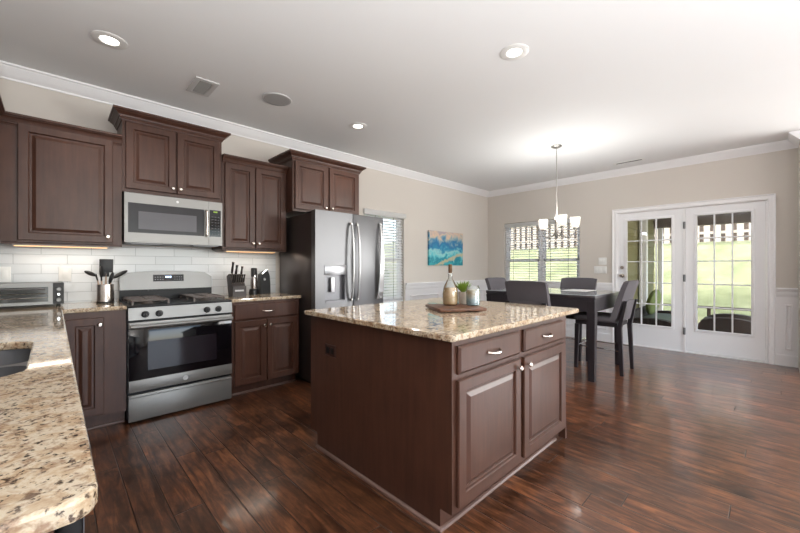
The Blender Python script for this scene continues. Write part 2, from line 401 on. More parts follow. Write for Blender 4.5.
def lawn_mat():
    m, n, l, b = nm('lawn_grass')
    tc = n.new('ShaderNodeTexCoord')
    nz = n.new('ShaderNodeTexNoise'); nz.inputs['Scale'].default_value = 1.2; nz.inputs['Detail'].default_value = 9; nz.inputs['Roughness'].default_value = .75; l.new(tc.outputs['Object'], nz.inputs['Vector'])
    r = ramp(n, [(.35, lin((100, 104, 72))), (.5, lin((118, 122, 88))), (.65, lin((138, 136, 104)))]); l.new(nz.outputs['Fac'], r.inputs[0]); l.new(r.outputs[0], b.inputs['Base Color'])
    b.inputs['Roughness'].default_value = .95; b.inputs['Specular IOR Level'].default_value = .1
    return m

# ------------------------------------------------------------ room shell
YA, XD, ZC, XL, YR = 4.05, 6.43, 2.74, -0.60, -0.23
YB = -5.0
def wall_grid(mb, f, a0, a1, b0, b1, holes):
    A = sorted({a0, a1, *[h[0] for h in holes], *[h[1] for h in holes]}); B = sorted({b0, b1, *[h[2] for h in holes], *[h[3] for h in holes]})
    for i in range(len(A) - 1):
        for j in range(len(B) - 1):
            ca, cb_ = (A[i] + A[i + 1]) / 2, (B[j] + B[j + 1]) / 2
            if any(h[0] < ca < h[1] and h[2] < cb_ < h[3] for h in holes): continue
            mb.box(*f(A[i], A[i + 1], B[j], B[j + 1]))
    return mb
struct('floor', MB().box(XL - .14, XD + .14, YB - .14, YA + .14, -.1, 0), FLOORM)
struct('ceiling', MB().box(XL - .14, XD + .14, YB - .14, YA + .14, ZC, ZC + .12), CEILP)
KW = (3.20, 4.0, .65, 2.05)                      # kitchen side window opening (x, z)
DW = (2.26, 3.68, .72, 2.06)                     # dining window opening (y, z)
FDO = (0.024, 1.69, 0.0, 2.065)                  # french door opening
struct('wall_back', wall_grid(MB(), lambda a, b, c, d: (a, b, YA, YA + .14, c, d), XL - .14, XD + .14, 0, ZC, [KW]), WALLP)
LW = (-4.2, -1.0, .5, 2.4)
struct('wall_right', wall_grid(MB(), lambda a, b, c, d: (XD, XD + .14, a, b, c, d), YB - .14, YA, 0, ZC, [DW, FDO, LW]), WALLP)
struct('wall_left', MB().box(XL - .14, XL, YB - .14, YA, 0, ZC), WALLP)
BW = (-.2, 4.3, .5, 2.4)
struct('wall_rear', wall_grid(MB(), lambda a, b, c, d: (a, b, YB - .14, YB, c, d), XL, XD, 0, ZC, [BW]), WALLP)
struct('wall_divider', MB().box(6.0, XD, YR - .12, YR, 0, ZC), WALLP)
struct('wall_backsplash', MB().box(XL + .012, 1.872, YA - .012, YA, .905, 1.40).box(XL, XL + .012, .66, YA, .905, 1.40), TILE)

# crown moulding of the room
CP = [(0, ZC - .10), (.010, ZC - .10), (.014, ZC - .088), (.022, ZC - .082), (.045, ZC - .055), (.068, ZC - .03), (.075, ZC - .018), (.088, ZC - .014), (.088, ZC), (0, ZC)]
struct('trim_1', MB().sweep(CP, [(XL, -4.9), (XL, YA), (XD, YA), (XD, YR), (6.0, YR)]), WHITE, ang=14)
# wainscot: white lower wall, chair rail, panel mouldings, baseboard
def wains(name, F, a0, a1, panels):
    m = MB()
    def bx(p, q, r, s_, c0, c1, bev=0):
        A = F(p, r, c0); B = F(q, s_, c1)
        m.box(min(A[0], B[0]), max(A[0], B[0]), min(A[1], B[1]), max(A[1], B[1]), min(A[2], B[2]), max(A[2], B[2]), bev)
    bx(a0, a1, .12, .93, .0, .006)
    bx(a0, a1, .0, .125, .0, .016); bx(a0, a1, .122, .135, .0, .011, .003)
    bx(a0, a1, .845, .925, .0, .014, .003); bx(a0, a1, .925, .952, .0, .04, .006); bx(a0, a1, .905, .927, .0, .024, .005)
    for p0, p1 in panels:
        pr = [(0, .005), (0, .018), (.006, .022), (.014, .022), (.02, .014), (.026, .012), (.026, .005)]
        m.sweep(pr, [(p0, .2), (p0, .75), (p1, .75), (p1, .2)], True, lambda a, b, h: F(a, b, h))
    struct(name, m, WHITE)
wains('trim_2', FN(YA), 4.03, XD, [(4.14, 4.84), (4.94, 5.60), (5.70, 6.32)])
wains('trim_3', FD(XD), 1.757, YA - .02, [(1.84, 2.16), (2.28, 2.9), (3.0, 3.58), (3.68, 3.96)])
wains('trim_4', FD(XD), YR, -.042, [(-.185, -.118)])
m = MB().box(2.81, 4.03, YA - .016, YA, 0, .13, .003); struct('baseboard_back', m, WHITE)
struct('baseboard_left', MB().box(XL, XL + .016, YB, .6, 0, .13, .003), WHITE)

# ------------------------------------------------------------ windows
def dh_window(name, F, a0, a1, z0, z1, units):
    # F(a,z,c): c = 0 at the room face of the wall, negative outwards
    def bx(m, p, q, r, s_, c0, c1, bev=.003):
        A = F(p, r, c0); B = F(q, s_, c1)
        m.box(min(A[0], B[0]), max(A[0], B[0]), min(A[1], B[1]), max(A[1], B[1]), min(A[2], B[2]), max(A[2], B[2]), bev); return m
    fr = MB()
    bx(fr, a0, a0 + .035, z0, z1, -.135, -.075); bx(fr, a1 - .035, a1, z0, z1, -.135, -.075)
    bx(fr, a0, a1, z1 - .035, z1, -.135, -.075); bx(fr, a0, a1, z0, z0 + .04, -.135, -.02)
    for u0, u1 in zip(units, units[1:]):
        if u1 < a1 - .01: bx(fr, u1 - .035, u1 + .035, z0, z1, -.135, -.07)
    w = struct(name, fr, WHITE)
    zm = 1.335
    for u0, u1 in zip(units, units[1:]):
        l0 = u0 + .035; l1 = u1 - .035
        for s0, s1, c in ((z0 + .04, zm + .02, -.10), (zm - .02, z1 - .035, -.125)):
            sm = MB(); t = .038
            bx(sm, l0, l0 + t, s0, s1, c, c + .024); bx(sm, l1 - t, l1, s0, s1, c, c + .024); bx(sm, l0, l1, s0, s0 + t, c, c + .024); bx(sm, l0, l1, s1 - t, s1, c, c + .024)
            so = link('sash', sm, WHITE, w)
            gm = MB(); bx(gm, l0 + t, l1 - t, s0 + t, s1 - t, c + .01, c + .013, 0); link('pane', gm, PANE, so)
    return w
dh_window('window_1', FN(YA), KW[0], KW[1], KW[2], KW[3], [KW[0], KW[1]])
dh_window('window_2', FD(XD), DW[0], DW[1], DW[2], DW[3], [DW[0], 2.955, DW[1]])

CORD = plain('ladder_tape', (150, 150, 148), .8)
def blind(name, label, F, a0, a1, z0, z1, tilt, pitch, c0=-.035, group=None, valance=None):
    pc = F((a0 + a1) / 2, z1, c0)
    t = thing(name, label, 'window blind', pc, group)
    def bx(m, p, q, r, s_, ca, cb_, bev=.003):
        A = F(p, r, ca); B = F(q, s_, cb_)
        m.box(min(A[0], B[0]), max(A[0], B[0]), min(A[1], B[1]), max(A[1], B[1]), min(A[2], B[2]), max(A[2], B[2]), bev); return m
    v0, v1, vc = valance if valance else (a0, a1, 0)
    link('headrail', bx(MB(), v0, v1, z1 - .075, z1, c0 - .025, c0 + .032 + vc), SLATM, t)
    s = MB(); z = z1 - .10; hw = .024
    dy = hw * math.cos(tilt); dz = hw * math.sin(tilt)
    while z > z0 + .05:
        p = [F(a0 + .004, z - dz, c0 + dy), F(a1 - .004, z - dz, c0 + dy), F(a1 - .004, z + dz, c0 - dy), F(a0 + .004, z + dz, c0 - dy)]
        s.hexa(p, [(x, y, zz + .003) for x, y, zz in p]); z -= pitch
    link('slats', s, SLATM, t, smooth=False)
    link('bottom_rail', bx(MB(), a0 + .004, a1 - .004, z0 + .012, z0 + .032, c0 - .025, c0 + .025), SLATM, t)
    n = 2 if a1 - a0 < .9 else 3
    for k in range(n):
        a = a0 + (a1 - a0) * (k + .5) / n if n > 2 else a0 + (a1 - a0) * (.27 + .46 * k)
        link('cord', bx(MB(), a - .004, a + .004, z0 + .03, z1 - .07, c0 + .024, c0 + .027, 0), CORD, t)
    return t
blind('window_blind', 'white slatted blind half closed on the window beside the refrigerator', FN(YA), KW[0] + .008, KW[1] - .008, KW[2] + .04, 2.045, math.radians(42), .043,
      valance=(KW[0] - .02, KW[1] + .02, .04))
blind('window_blind', 'white slatted blind on the dining window half nearer the painting', FD(XD), 2.968, DW[1] - .006, DW[2] + .04, 2.052, math.radians(-8), .046)
blind('window_blind', 'white slatted blind on the dining window half nearer the french doors', FD(XD), DW[0] + .006, 2.942, DW[2] + .04, 2.052, math.radians(-8), .046)

# ------------------------------------------------------------ french doors
cas = MB()
pr = [(0, 0), (0, .018), (.012, .024), (.03, .018), (.05, .018), (.06, .026), (.068, .026), (.068, 0)]
F = FD(XD)
cas.sweep([(o, h) for o, h in pr], [(1.69, 0), (1.69, 2.05), (.024, 2.05), (.024, 0)], False, lambda a, b, h: F(a, b, h))
struct('trim_5', cas, WHITE)
fr = MB()
fr.box(XD - .0, XD + .14, 1.672, 1.69, 0, 2.065).box(XD, XD + .14, .024, .042, 0, 2.065).box(XD, XD + .14, .024, 1.69, 2.047, 2.065).box(XD + .0, XD + .07, .840, .862, 0, 2.05).box(XD - .005, XD + .14, .024, 1.69, 0, .014)
struct('trim_6', fr, WHITE)
def french_door(name, y0, y1, g0, g1, lock):
    x0, x1 = XD + .012, XD + .056
    F = FD(x0); z0, z1, gz0, gz1 = .02 if not lock else .016, 2.044, .335, 1.925
    d = MB(); wall_grid(d, lambda a, b, c, e: (x0, x1, a, b, c, e), y0, y1, z0, z1, [(g0 - .012, g1 + .012, gz0 - .012, gz1 + .012)])
    w = struct(name, d, DOORW)
    gf = MB(); pr = [(-.03, 0), (-.026, .01), (-.012, .014), (0, .012), (.004, 0), (.004, -.012), (-.03, -.012)]
    gf.sweep(pr, [(g0, gz0), (g0, gz1), (g1, gz1), (g1, gz0)][::1], True, lambda a, b, h: F(a, b, h))
    link('glass_frame', gf, DOORW, w)
    mu = MB()
    for k in (1, 2):
        a = g0 + (g1 - g0) * k / 3; mu.box(x0 - .004, x0 + .03, a - .008, a + .008, gz0, gz1, .002)
    for k in range(1, 5):
        z = gz0 + (gz1 - gz0) * k / 5; mu.box(x0 - .003, x0 + .03, g0, g1, z - .008, z + .008, .002)
    link('muntins', mu, DOORW, w)
    link('glass', MB().box(x0 + .012, x0 + .016, g0 - .01, g1 + .01, gz0 - .01, gz1 + .01), PANE, w)
    if lock:
        yk = 1.628
        link('door_knob', MB().tube([(x0, yk, 1.07), (x0 - .006, yk, 1.07)], .031, 20).tube([(x0, yk, 1.07), (x0 - .03, yk, 1.07), (x0 - .036, yk, 1.07), (x0 - .05, yk, 1.07), (x0 - .062, yk, 1.07)], [.012, .012, .024, .029, .018], 18), CHROME, w)
        link('deadbolt', MB().tube([(x0, yk, 1.2), (x0 - .014, yk, 1.2)], [.027, .024], 20), CHROME, w)
    hy = .853
    if lock:
        for hz in (.3, 1.05, 1.80):
            link('hinge', MB().cyl((XD - .004, hy, hz - .05), (XD - .004, hy, hz + .05), .008, seg=10).box(XD - .002, XD + .002, hy - .014, hy + .014, hz - .05, hz + .05), STEEL, w)
    return w
french_door('door_1', .864, 1.670, .999, 1.559, True)
french_door('door_2', .044, .838, .172, .713, False)

# ------------------------------------------------------------ outdoors
lw = MB(); N = 24
xs = [6.6, 8.5, 10.3, 12, 14, 16, 18, 24, 40]; zs = [-.14, -.14, -.14, .5, 1.3, 2.07, 2.6, 3.6, 5]
ys = [-14, -6, 0, 6, 12, 20, 30]
V = [[lw.bm.verts.new((x, y, z)) for y in ys] for x, z in zip(xs, zs)]
for i in range(len(xs) - 1):
    for j in range(len(ys) - 1): lw.bm.faces.new((V[i][j], V[i + 1][j], V[i + 1][j + 1], V[i][j + 1]))
LAWN = lawn_mat()
struct('lawn', lw, LAWN, 'sunlit green lawn sloping up to the wooden fence')
struct('ground', MB().box(-14, 6.6, YA + .14, 18, -.3, -.14), LAWN)
struct('patio_slab', MB().box(XD + .14, 10.3, -4, 1.96, -.2, -.04), plain('patio_concrete', (150, 140, 130), .9, noise=.1, scale=6), 'concrete porch floor outside the french doors')
FENCE = plain('pale_fence_wood', (168, 156, 138), .9, noise=.12, scale=3)
ft = thing('picket_fence', 'pale wooden shadowbox fence at the top of the sloping lawn', 'fence', (16, 4, 2.07))
pk = MB(); y = -6.0
while y < 14:
    pk.box(15.93, 15.95, y, y + .165, 1.95, 3.9); y += .275
link('pickets', pk, FENCE, ft)
pk = MB(); y = -6.0 + .155
while y < 14:
    pk.box(15.992, 16.01, y - .02, y + .15, 1.95, 3.9); y += .275
link('rear_pickets', pk, plain('shaded_fence_wood', (84, 70, 58), .9), ft)  # darker base colour paints the shade between the boards onto the rear pickets
for z in (2.32, 3.5): link('rail', MB().box(15.951, 15.991, -6, 14, z, z + .09), FENCE, ft)
# porch: olive side wall, posts, beam, low rail
OLIVE = plain('olive_siding', (128, 122, 84), .8, noise=.05, scale=3)
sw = MB(); z = -.1
while z < 2.6:
    sw.hexa([(6.58, 1.93, z), (10.35, 1.93, z), (10.35, 2.05, z), (6.58, 2.05, z)], [(6.58, 1.945, z + .16), (10.35, 1.945, z + .16), (10.35, 2.05, z + .16), (6.58, 2.05, z + .16)]); z += .16
struct('wall_porch', sw, OLIVE, 'olive green siding wall at the side of the porch')
for x, w_, lb in ((8.85, .13, 'white porch post standing against the olive green siding'), (10.38, .09, 'white corner post where the olive siding ends by the lawn')):
    single('porch_post', MB().box(x - w_ / 2, x + w_ / 2, 1.78, 1.78 + w_, -.04, 2.5, .006).box(x - w_ / 2 - .02, x + w_ / 2 + .02, 1.76, 1.80 + w_, -.04, .1, .006), WHITE, lb, 'post', (x, 1.84, -.04), 'white posts of the porch')
BROWN = plain('dark_brown_wood', (78, 62, 50), .8, noise=.15, scale=8)
struct('porch_beam', MB().box(10.25, 10.42, -5, 1.95, 2.13, 2.62), BROWN, 'dark brown beam along the porch edge')
struct('porch_ceiling', MB().box(6.57, 10.42, -5, 1.95, 2.62, 2.72), plain('porch_ceiling_paint', (150, 145, 130), .9))
single('porch_rail', MB().box(10.16, 10.22, -5, 1.74, .31, .36, .005).box(10.16, 10.22, .9, .96, -.04, .31).box(10.16, 10.22, -1.5, -1.44, -.04, .31), BROWN, 'low dark brown rail along the edge of the porch', 'rail', (10.2, 0, -.04))
WICK = plain('dark_wicker', (44, 36, 32), .7, noise=.3, scale=90, bump=.6)
CUSH = plain('grey_green_cushion', (120, 132, 124), .9)
def wicker(name, label, x0, x1, y0, y1, arm_h, back_h, cat):
    t = thing(name, label, cat, ((x0 + x1) / 2, (y0 + y1) / 2, -.04))
    link('seat_base', MB().box(x0 + .1, x1 - .1, y0 + .02, y1 - .1, .02, .22, .03, 3), WICK, t)
    for xa in (x0, x1 - .14):
        pr = []; n = 10
        for k in range(n + 1):
            a = PI * k / n; pr.append(((y0 + y1) / 2 + (y1 - y0) / 2 * math.cos(a), max(-.02, arm_h - .2 + .2 * math.sin(a) ** .6)))
        pr = [(y1, -.02)] + pr + [(y0, -.02)]
        link('arm', MB().prism(pr, lambda a, b, X=xa: (X, a, b), lambda a, b, X=xa: (X + .14, a, b)), WICK, t)
    link('backrest', MB().box(x0 + .1, x1 - .1, y1 - .14, y1 - .02, .1, back_h, .04, 3), WICK, t)
    link('seat_cushion', MB().box(x0 + .15, x1 - .15, y0 + .05, y1 - .15, .222, .33, .04, 3), CUSH, t)
    return t
wicker('wicker_sofa', 'dark wicker sofa outside the left french door by the olive wall', 6.95, 8.5, .98, 1.74, .37, .46, 'sofa')
t = wicker('wicker_chair', 'low dark wicker armchair with rounded arms outside the right french door', 7.05, 7.85, .05, .78, .46, .40, 'chair')
single('throw_pillow', MB().sphere((0, 0, 0), .26, 1, .36, .9, 20, 12).xform(Matrix.Translation((7.72, 1.46, .58)) @ Matrix.Rotation(.25, 4, 'X') @ Matrix.Rotation(.35, 4, 'Y')), plain('sage_pillow', (120, 134, 84), .9), 'green throw pillow leaning on the wicker sofa outside', 'pillow', (7.72, 1.46, .34))
def bush(name, label, c, r, h, n, rgb, seed):
    rnd = random.Random(seed); m = MB()
    for _ in range(n):
        a = rnd.random() * 2 * PI; u = rnd.random() ** .4; z = rnd.random()
        rr = r * u * math.sqrt(max(.08, 1 - (z * 1.5 - .6) ** 2 * .7))
        p = Vector((c[0] + rr * math.cos(a), c[1] + rr * math.sin(a), c[2] + z * h))
        d = Vector((rnd.gauss(0, 1), rnd.gauss(0, 1), rnd.gauss(.3, 1))).normalized(); e = d.orthogonal().normalized(); s_ = .045 + rnd.random() * .04
        q = d.cross(e)
        m.bm.faces.new([m.bm.verts.new(p + v) for v in (e * s_ * 1.5, q * s_ * .6, -e * s_ * 1.5, -q * s_ * .6)])
    t = thing(name, label, 'shrub', c)
    link('stem', MB().cyl((c[0], c[1], c[2]), (c[0], c[1], c[2] + h * .7), .04, .015, 8), BROWN, t)
    link('foliage', m, plain('leaf_' + name + str(seed), rgb, .7), t, recalc=False)
bush('garden_shrub', 'green leafy shrub outside the window beside the refrigerator', (4.3, 5.6, -.14), .62, 1.6, 1500, (92, 118, 62), 3)
bush('garden_shrub', 'small dark shrub beyond the blind, nearer the refrigerator', (3.2, 7.2, -.14), .5, 1.25, 1000, (84, 108, 66), 5)

# ------------------------------------------------------------ cabinets
DST = [(0, .016), (.004, .02), (.052, .02), (.056, .016), (.059, .008), (.071, .008), (.092, .0175), (.1, .018)]
SLAB = [(0, .012), (.008, .018), (.012, .02)]
def knob(F, a, b, parent, c=.02):
    p = lambda h: F(a, b, c + h)
    return link('knob', MB().tube([p(0), p(.012), p(.014), p(.022), p(.028)], [.006, .006, .012, .0155, .009], 16), CHROME, parent)
def pull(F, a, b, parent, c=.02, w=.11):
    pts = []; n = 12
    for k in range(n + 1):
        u = -1 + 2 * k / n; pts.append(F(a + u * w / 2, b - .004 * (1 - u * u), c + .004 + .024 * (1 - u ** 4)))
    rr = [.008 if k in (0, n) else .0045 + .003 * (1 - abs(-1 + 2 * k / n)) for k in range(n + 1)]
    return link('pull_handle', MB().tube(pts, rr, 10), CHROME, parent)
def door(F, a0, a1, b0, b1, parent, kn=None, name='door'):
    d = link(name, MB().rings(F, a0, a1, b0, b1, DST, back=0.001), CAB, parent, ang=12)
    if kn: knob(F, kn[0], kn[1], d)
    return d
def drawer(F, a0, a1, b0, b1, parent, p=True):
    d = link('drawer', MB().rings(F, a0, a1, b0, b1, SLAB, back=0.001), CAB, parent, ang=12)
    if p: pull(F, (a0 + a1) / 2, (b0 + b1) / 2, d)
    return d
def ccrown_r(z0, z1, path, out=.055):       # outward = right-hand side of travel
    h = z1 - z0
    pr = [(-.02, z0), (.006, z0), (.010, z0 + .12 * h), (.016, z0 + .2 * h), (.016, z0 + .30 * h), (.022, z0 + .32 * h), (.026, z0 + .46 * h), (out * .62, z0 + .62 * h), (out * .8, z0 + .70 * h), (out * .8, z0 + .76 * h), (out, z0 + .80 * h), (out, z1), (-.02, z1)]
    return MB().sweep(pr, path)
YU = 3.72; WB = YA - .001
F = FN(YU)
# upper cabinets
c = thing('wall_cabinet', 'single door upper cabinet over the toaster oven in the left corner', 'cabinet', (.05, 4.0, 1.38))
link('cabinet_body', MB().box(-.595, .404, YU, WB, 1.385, 2.25).box(-.27, .404, YU, YU + .02, 1.375, 1.39), CAB, c)
door(F, -.185, .345, 1.402, 2.235, c, (.312, 1.452))
link('crown_moulding', ccrown_r(2.205, 2.285, [(-.27, YU), (.404, YU)]), CAB, c, ang=14)
c = thing('wall_cabinet', 'tall-set two door upper cabinet directly above the microwave', 'cabinet', (.79, 4.0, 1.83))
link('cabinet_body', MB().box(.406, 1.176, YU, WB, 1.835, 2.45), CAB, c)
door(F, .427, .787, 1.864, 2.415, c, (.762, 1.905)); door(F, .797, 1.156, 1.864, 2.415, c, (.822, 1.905))
link('crown_moulding', ccrown_r(2.425, 2.51, [(.406, WB), (.406, YU), (1.176, YU), (1.176, WB)], .065), CAB, c, ang=14)
c = thing('wall_cabinet', 'two door upper cabinet between the microwave and the refrigerator', 'cabinet', (1.51, 4.0, 1.38))
link('cabinet_body', MB().box(1.180, 1.846, YU, WB, 1.385, 2.26).box(1.18, 1.846, YU, YU + .02, 1.375, 1.39), CAB, c)
door(F, 1.203, 1.496, 1.402, 2.235, c, (1.472, 1.452)); door(F, 1.505, 1.828, 1.402, 2.235, c, (1.532, 1.452))
link('crown_moulding', ccrown_r(2.225, 2.305, [(1.18, YU), (1.846, YU)]), CAB, c, ang=14)
YF = 3.58; F = FN(YF)
c = thing('wall_cabinet', 'deep two door cabinet mounted above the refrigerator', 'cabinet', (2.29, 4.0, 1.82))
link('cabinet_body', MB().box(1.850, 2.745, YF, WB, 1.815, 2.39), CAB, c)
door(F, 1.872, 2.277, 1.84, 2.36, c, (2.25, 1.885)); door(F, 2.305, 2.722, 1.84, 2.36, c, (2.335, 1.885))
link('crown_moulding', ccrown_r(2.365, 2.452, [(1.850, WB), (1.850, YF), (2.745, YF), (2.745, WB)], .065), CAB, c, ang=14)
c = thing('wall_cabinet', 'upper cabinet on the side wall at the left edge, only its crown showing', 'cabinet', (-.45, 3.3, 1.38))
link('cabinet_body', MB().box(XL + .001, -.295, 2.75, YU - .001, 1.385, 2.25), CAB, c)
door(FX(-.295), 2.78, 3.25, 1.402, 2.235, c, (3.2, 1.452))
link('crown_moulding', ccrown_r(2.205, 2.285, [(-.295, 2.75), (-.295, YU - .03)]), CAB, c, ang=14)

# base cabinets
YBF = 3.44
def base_body(x0, x1, name, c, y0=YBF, y1=WB):
    return link(name, MB().box(x0, x1, y0, y1, .105, .883).box(x0, x1, y0 + .075, y1, 0, .105), CAB, c)
F = FN(YBF)
c = thing('base_cabinet', 'narrow base cabinet left of the range', 'cabinet', (.2, 3.75, 0))
base_body(.022, .400, 'cabinet_body', c)
door(F, .055, .268, .125, .838, c, (.243, .785))
link('toe_moulding', MB().box(.022, .400, YBF + .06, YBF + .074, 0, .018, .004), MOULD, c)
c = thing('base_cabinet', 'base cabinet with one drawer and two doors right of the range', 'cabinet', (1.51, 3.75, 0))
base_body(1.172, 1.85, 'cabinet_body', c)
drawer(F, 1.193, 1.828, .712, .86, c)
door(F, 1.197, 1.493, .105, .7, c, (1.472, .645)); door(F, 1.504, 1.826, .105, .7, c, (1.532, .645))
link('toe_moulding', MB().box(1.172, 1.85, YBF + .06, YBF + .074, 0, .018, .004), MOULD, c)
c = thing('base_cabinet', 'sink base cabinet under the left counter', 'cabinet', (-.3, 1.75, 0))
link('cabinet_body', MB().box(XL + .001, -.02, 1.27, 1.29, .105, .883).box(XL + .001, -.02, 2.2, 2.22, .105, .883).box(XL + .001, -.02, 1.29, 2.2, .105, .125).box(XL + .001, XL + .02, 1.29, 2.2, .125, .883).box(-.02, -.0, 1.27, 2.22, .105, .883).box(XL + .001, -.08, 1.27, 2.22, 0, .105), CAB, c)
door(FX(0), 1.30, 1.735, .125, .70, c, (1.70, .65)); door(FX(0), 1.755, 2.19, .125, .70, c, (1.79, .65))
c = thing('base_cabinet', 'corner base cabinet below the toaster oven counter', 'cabinet', (-.3, 3.1, 0))
link('cabinet_body', MB().box(XL + .001, 0, 2.222, 3.44, .105, .883).box(XL + .001, .02, 3.44, WB, .105, .883).box(XL + .001, -.08, 2.222, WB, 0, .105), CAB, c)
door(FX(0), 2.26, 2.8, .125, .838, c, (2.3, .785))
c = thing('dishwasher', 'black dishwasher under the near end of the left counter', 'dishwasher', (-.3, .95, 0))
link('tub_body', MB().box(XL + .02, 0, .672, 1.262, .1, .876), BLACKM, c)
d = link('door', MB().box(.001, .03, .672, 1.262, .13, .876, .006), BLACK, c)
link('control_strip', MB().box(.0302, .032, .69, 1.24, .80, .86), STEEL, d)
link('kick_plate', MB().box(-.09, -.06, .672, 1.262, .0, .1), BLACKM, c)
single('end_panel', MB().box(XL + .001, 0, .646, .668, 0, .883), CAB, 'dark wood end panel closing the near end of the left counter', 'panel', (-.3, .657, 0))

# worktops
ZT0, ZT1 = .884, .914
hole = rrect(-.49, -.06, 1.43, 2.08, .09, 6)
outl = [(XL + .013, .612), (-.01, .612)] + [(.044 - .035 + .035 * math.cos(math.radians(a)), .612 + .035 + .035 * math.sin(math.radians(a))) for a in (-75, -60, -45, -30, -15, 0)] + \
       [(.044, 3.41), (.400, 3.41), (.400, YA - .013), (XL + .013, YA - .013)]
single('countertop', MB().plate(outl, [hole], ZT0, ZT1, .006), GRAN, 'beige granite countertop with the sink, wrapping the left corner', 'countertop', (-.3, 2, ZT0), smooth=False)
single('countertop', MB().plate([(1.168, 3.41), (1.858, 3.41), (1.858, YA - .013), (1.168, YA - .013)], [], ZT0, ZT1, .006), GRAN, 'short granite countertop between the range and the refrigerator', 'countertop', (1.5, 3.7, ZT0), smooth=False)
sk = thing('sink', 'double bowl stainless undermount sink in the left counter', 'sink', (-.28, 1.75, .70))
b1 = rrect(-.50, -.05, 1.42, 1.735, .07, 5); b2 = rrect(-.50, -.05, 1.765, 2.09, .07, 5)
link('rim', MB().plate(rrect(-.52, -.03, 1.40, 2.11, .09, 5), [b1, b2], .8775, .8835), STEEL, sk)
for lp in (b1, b2):
    m = MB(); cx = sum(p[0] for p in lp) / len(lp); cy = sum(p[1] for p in lp) / len(lp); prev = None
    for s_, z in ((1, .8775), (.97, .72), (.9, .692), (.2, .686)):
        r = [m.bm.verts.new((cx + (x - cx) * s_, cy + (y - cy) * s_, z)) for x, y in lp]
        if prev:
            for i in range(len(r)): m.bm.faces.new((prev[i], prev[(i + 1) % len(r)], r[(i + 1) % len(r)], r[i]))
        prev = r
    m.bm.faces.new(prev)
    bo = link('bowl', m, STEEL, sk)
    link('drain', MB().lathe([(.045, 0), (.045, .004), (.03, .002), (0, .001)], (cx, cy, .688), 20), PLATED, bo)

# ------------------------------------------------------------ island
X0, X1, Y0, Y1 = 1.275, 2.548, .9865, 2.203
c = thing('kitchen_island', 'dark wood kitchen island with two drawers and two doors', 'kitchen island', (1.9, 1.6, 0))
link('cabinet_body', MB().box(X0 + .012, X1, Y0, Y1, .10, .883).box(X0 + .012, X1 - .02, Y0 + .07, Y1 - .085, 0, .10), CAB, c)
pp = [(Y0, .10), (Y0 + .068, .10), (Y0 + .068, 0), (Y1 - .083, 0), (Y1 - .083, .10), (Y1, .10), (Y1, .883), (Y0, .883)]
link('side_panel', MB().prism(pp, lambda a, b: (X0, a, b), lambda a, b: (X0 + .0118, a, b)), CAB, c)
F = FN(Y0)
drawer(F, 1.306, 1.868, .725, .853, c); drawer(F, 1.918, 2.470, .725, .853, c)
door(F, 1.302, 1.872, .128, .698, c, (1.838, .655)); door(F, 1.914, 2.482, .128, .698, c, (1.948, .655))
tm = MB()
tm.sweep([(0, 0), (.014, 0), (.014, .006), (.009, .014), (0, .018)], [(X0 - .0005, Y1 - .083), (X0 - .0005, Y0 + .0675), (X1 - .02, Y0 + .0675)][::-1][::-1])
link('toe_moulding', tm, MOULD, c)
# flared foot at the far front corner
prf = [(X1 + .001, .02), (X1 + .024, .02), (X1 + .016, .10), (X1 + .008, .2), (X1 + .004, .32), (X1 + .001, .32)]
link('corner_foot', MB().prism(prf, lambda a, b: (a, Y0 + .002, b), lambda a, b: (a, Y0 + .05, b)), CAB, c)
single('countertop', MB().plate(rrect(1.226, 2.70, .946, 2.222, .024, 4), [], ZT0, ZT1, .007), GRAN, 'large granite worktop on the kitchen island', 'countertop', (1.99, 1.58, ZT0), smooth=False)
def outlet(name, label, F, a0, a1, b0, b1, mat, kind, cat, group=None, inner=None):
    t = thing(name, label, cat, F((a0 + a1) / 2, (b0 + b1) / 2, 0), group)
    link('cover_plate', MB().rings(F, a0, a1, b0, b1, [(0, .003), (.003, .006), (.006, .0065)], back=.0003), mat, t)
    for kd, p0, p1, q0, q1 in kind:
        link(kd, MB().rings(F, p0, p1, q0, q1, [(0, .008), (.002, .009)], back=.006), inner or mat, t)
    return t
FXm = FD(X0)
outlet('power_outlet', 'dark brown power outlet on the side of the kitchen island', FXm, 1.898, 2.018, .638, .712, OUTB, [('socket', 1.915, 1.951, .655, .695), ('socket', 1.965, 2.0, .655, .695)], 'outlet', inner=BLACKM)
FT = FN(YA - .0125)
outlet('light_switch', 'white switch plate on the tile right of the toaster oven', FT, .027, .105, 1.09, 1.212, PLASTW, [('rocker', .05, .082, 1.115, 1.187)], 'switch')
outlet('power_outlet', 'white outlet plate on the tile behind the toaster oven', FT, -.36, -.236, 1.092, 1.212, PLASTW, [('socket', -.345, -.31, 1.115, 1.187), ('socket', -.286, -.251, 1.115, 1.187)], 'outlet')
FW = FD(XD - .0005)
outlet('light_switch', 'smaller upper switch plate on the wall left of the french doors', FW, 1.845, 1.965, 1.245, 1.36, PLASTW, [('rocker', 1.862, 1.892, 1.27, 1.335), ('rocker', 1.918, 1.948, 1.27, 1.335)], 'switch')
outlet('light_switch', 'wider lower switch plate on the wall left of the french doors', FW, 1.845, 2.03, 1.103, 1.218, PLASTW, [('rocker', 1.862, 1.892, 1.127, 1.193), ('rocker', 1.92, 1.95, 1.127, 1.193), ('rocker', 1.978, 2.008, 1.127, 1.193)], 'switch')

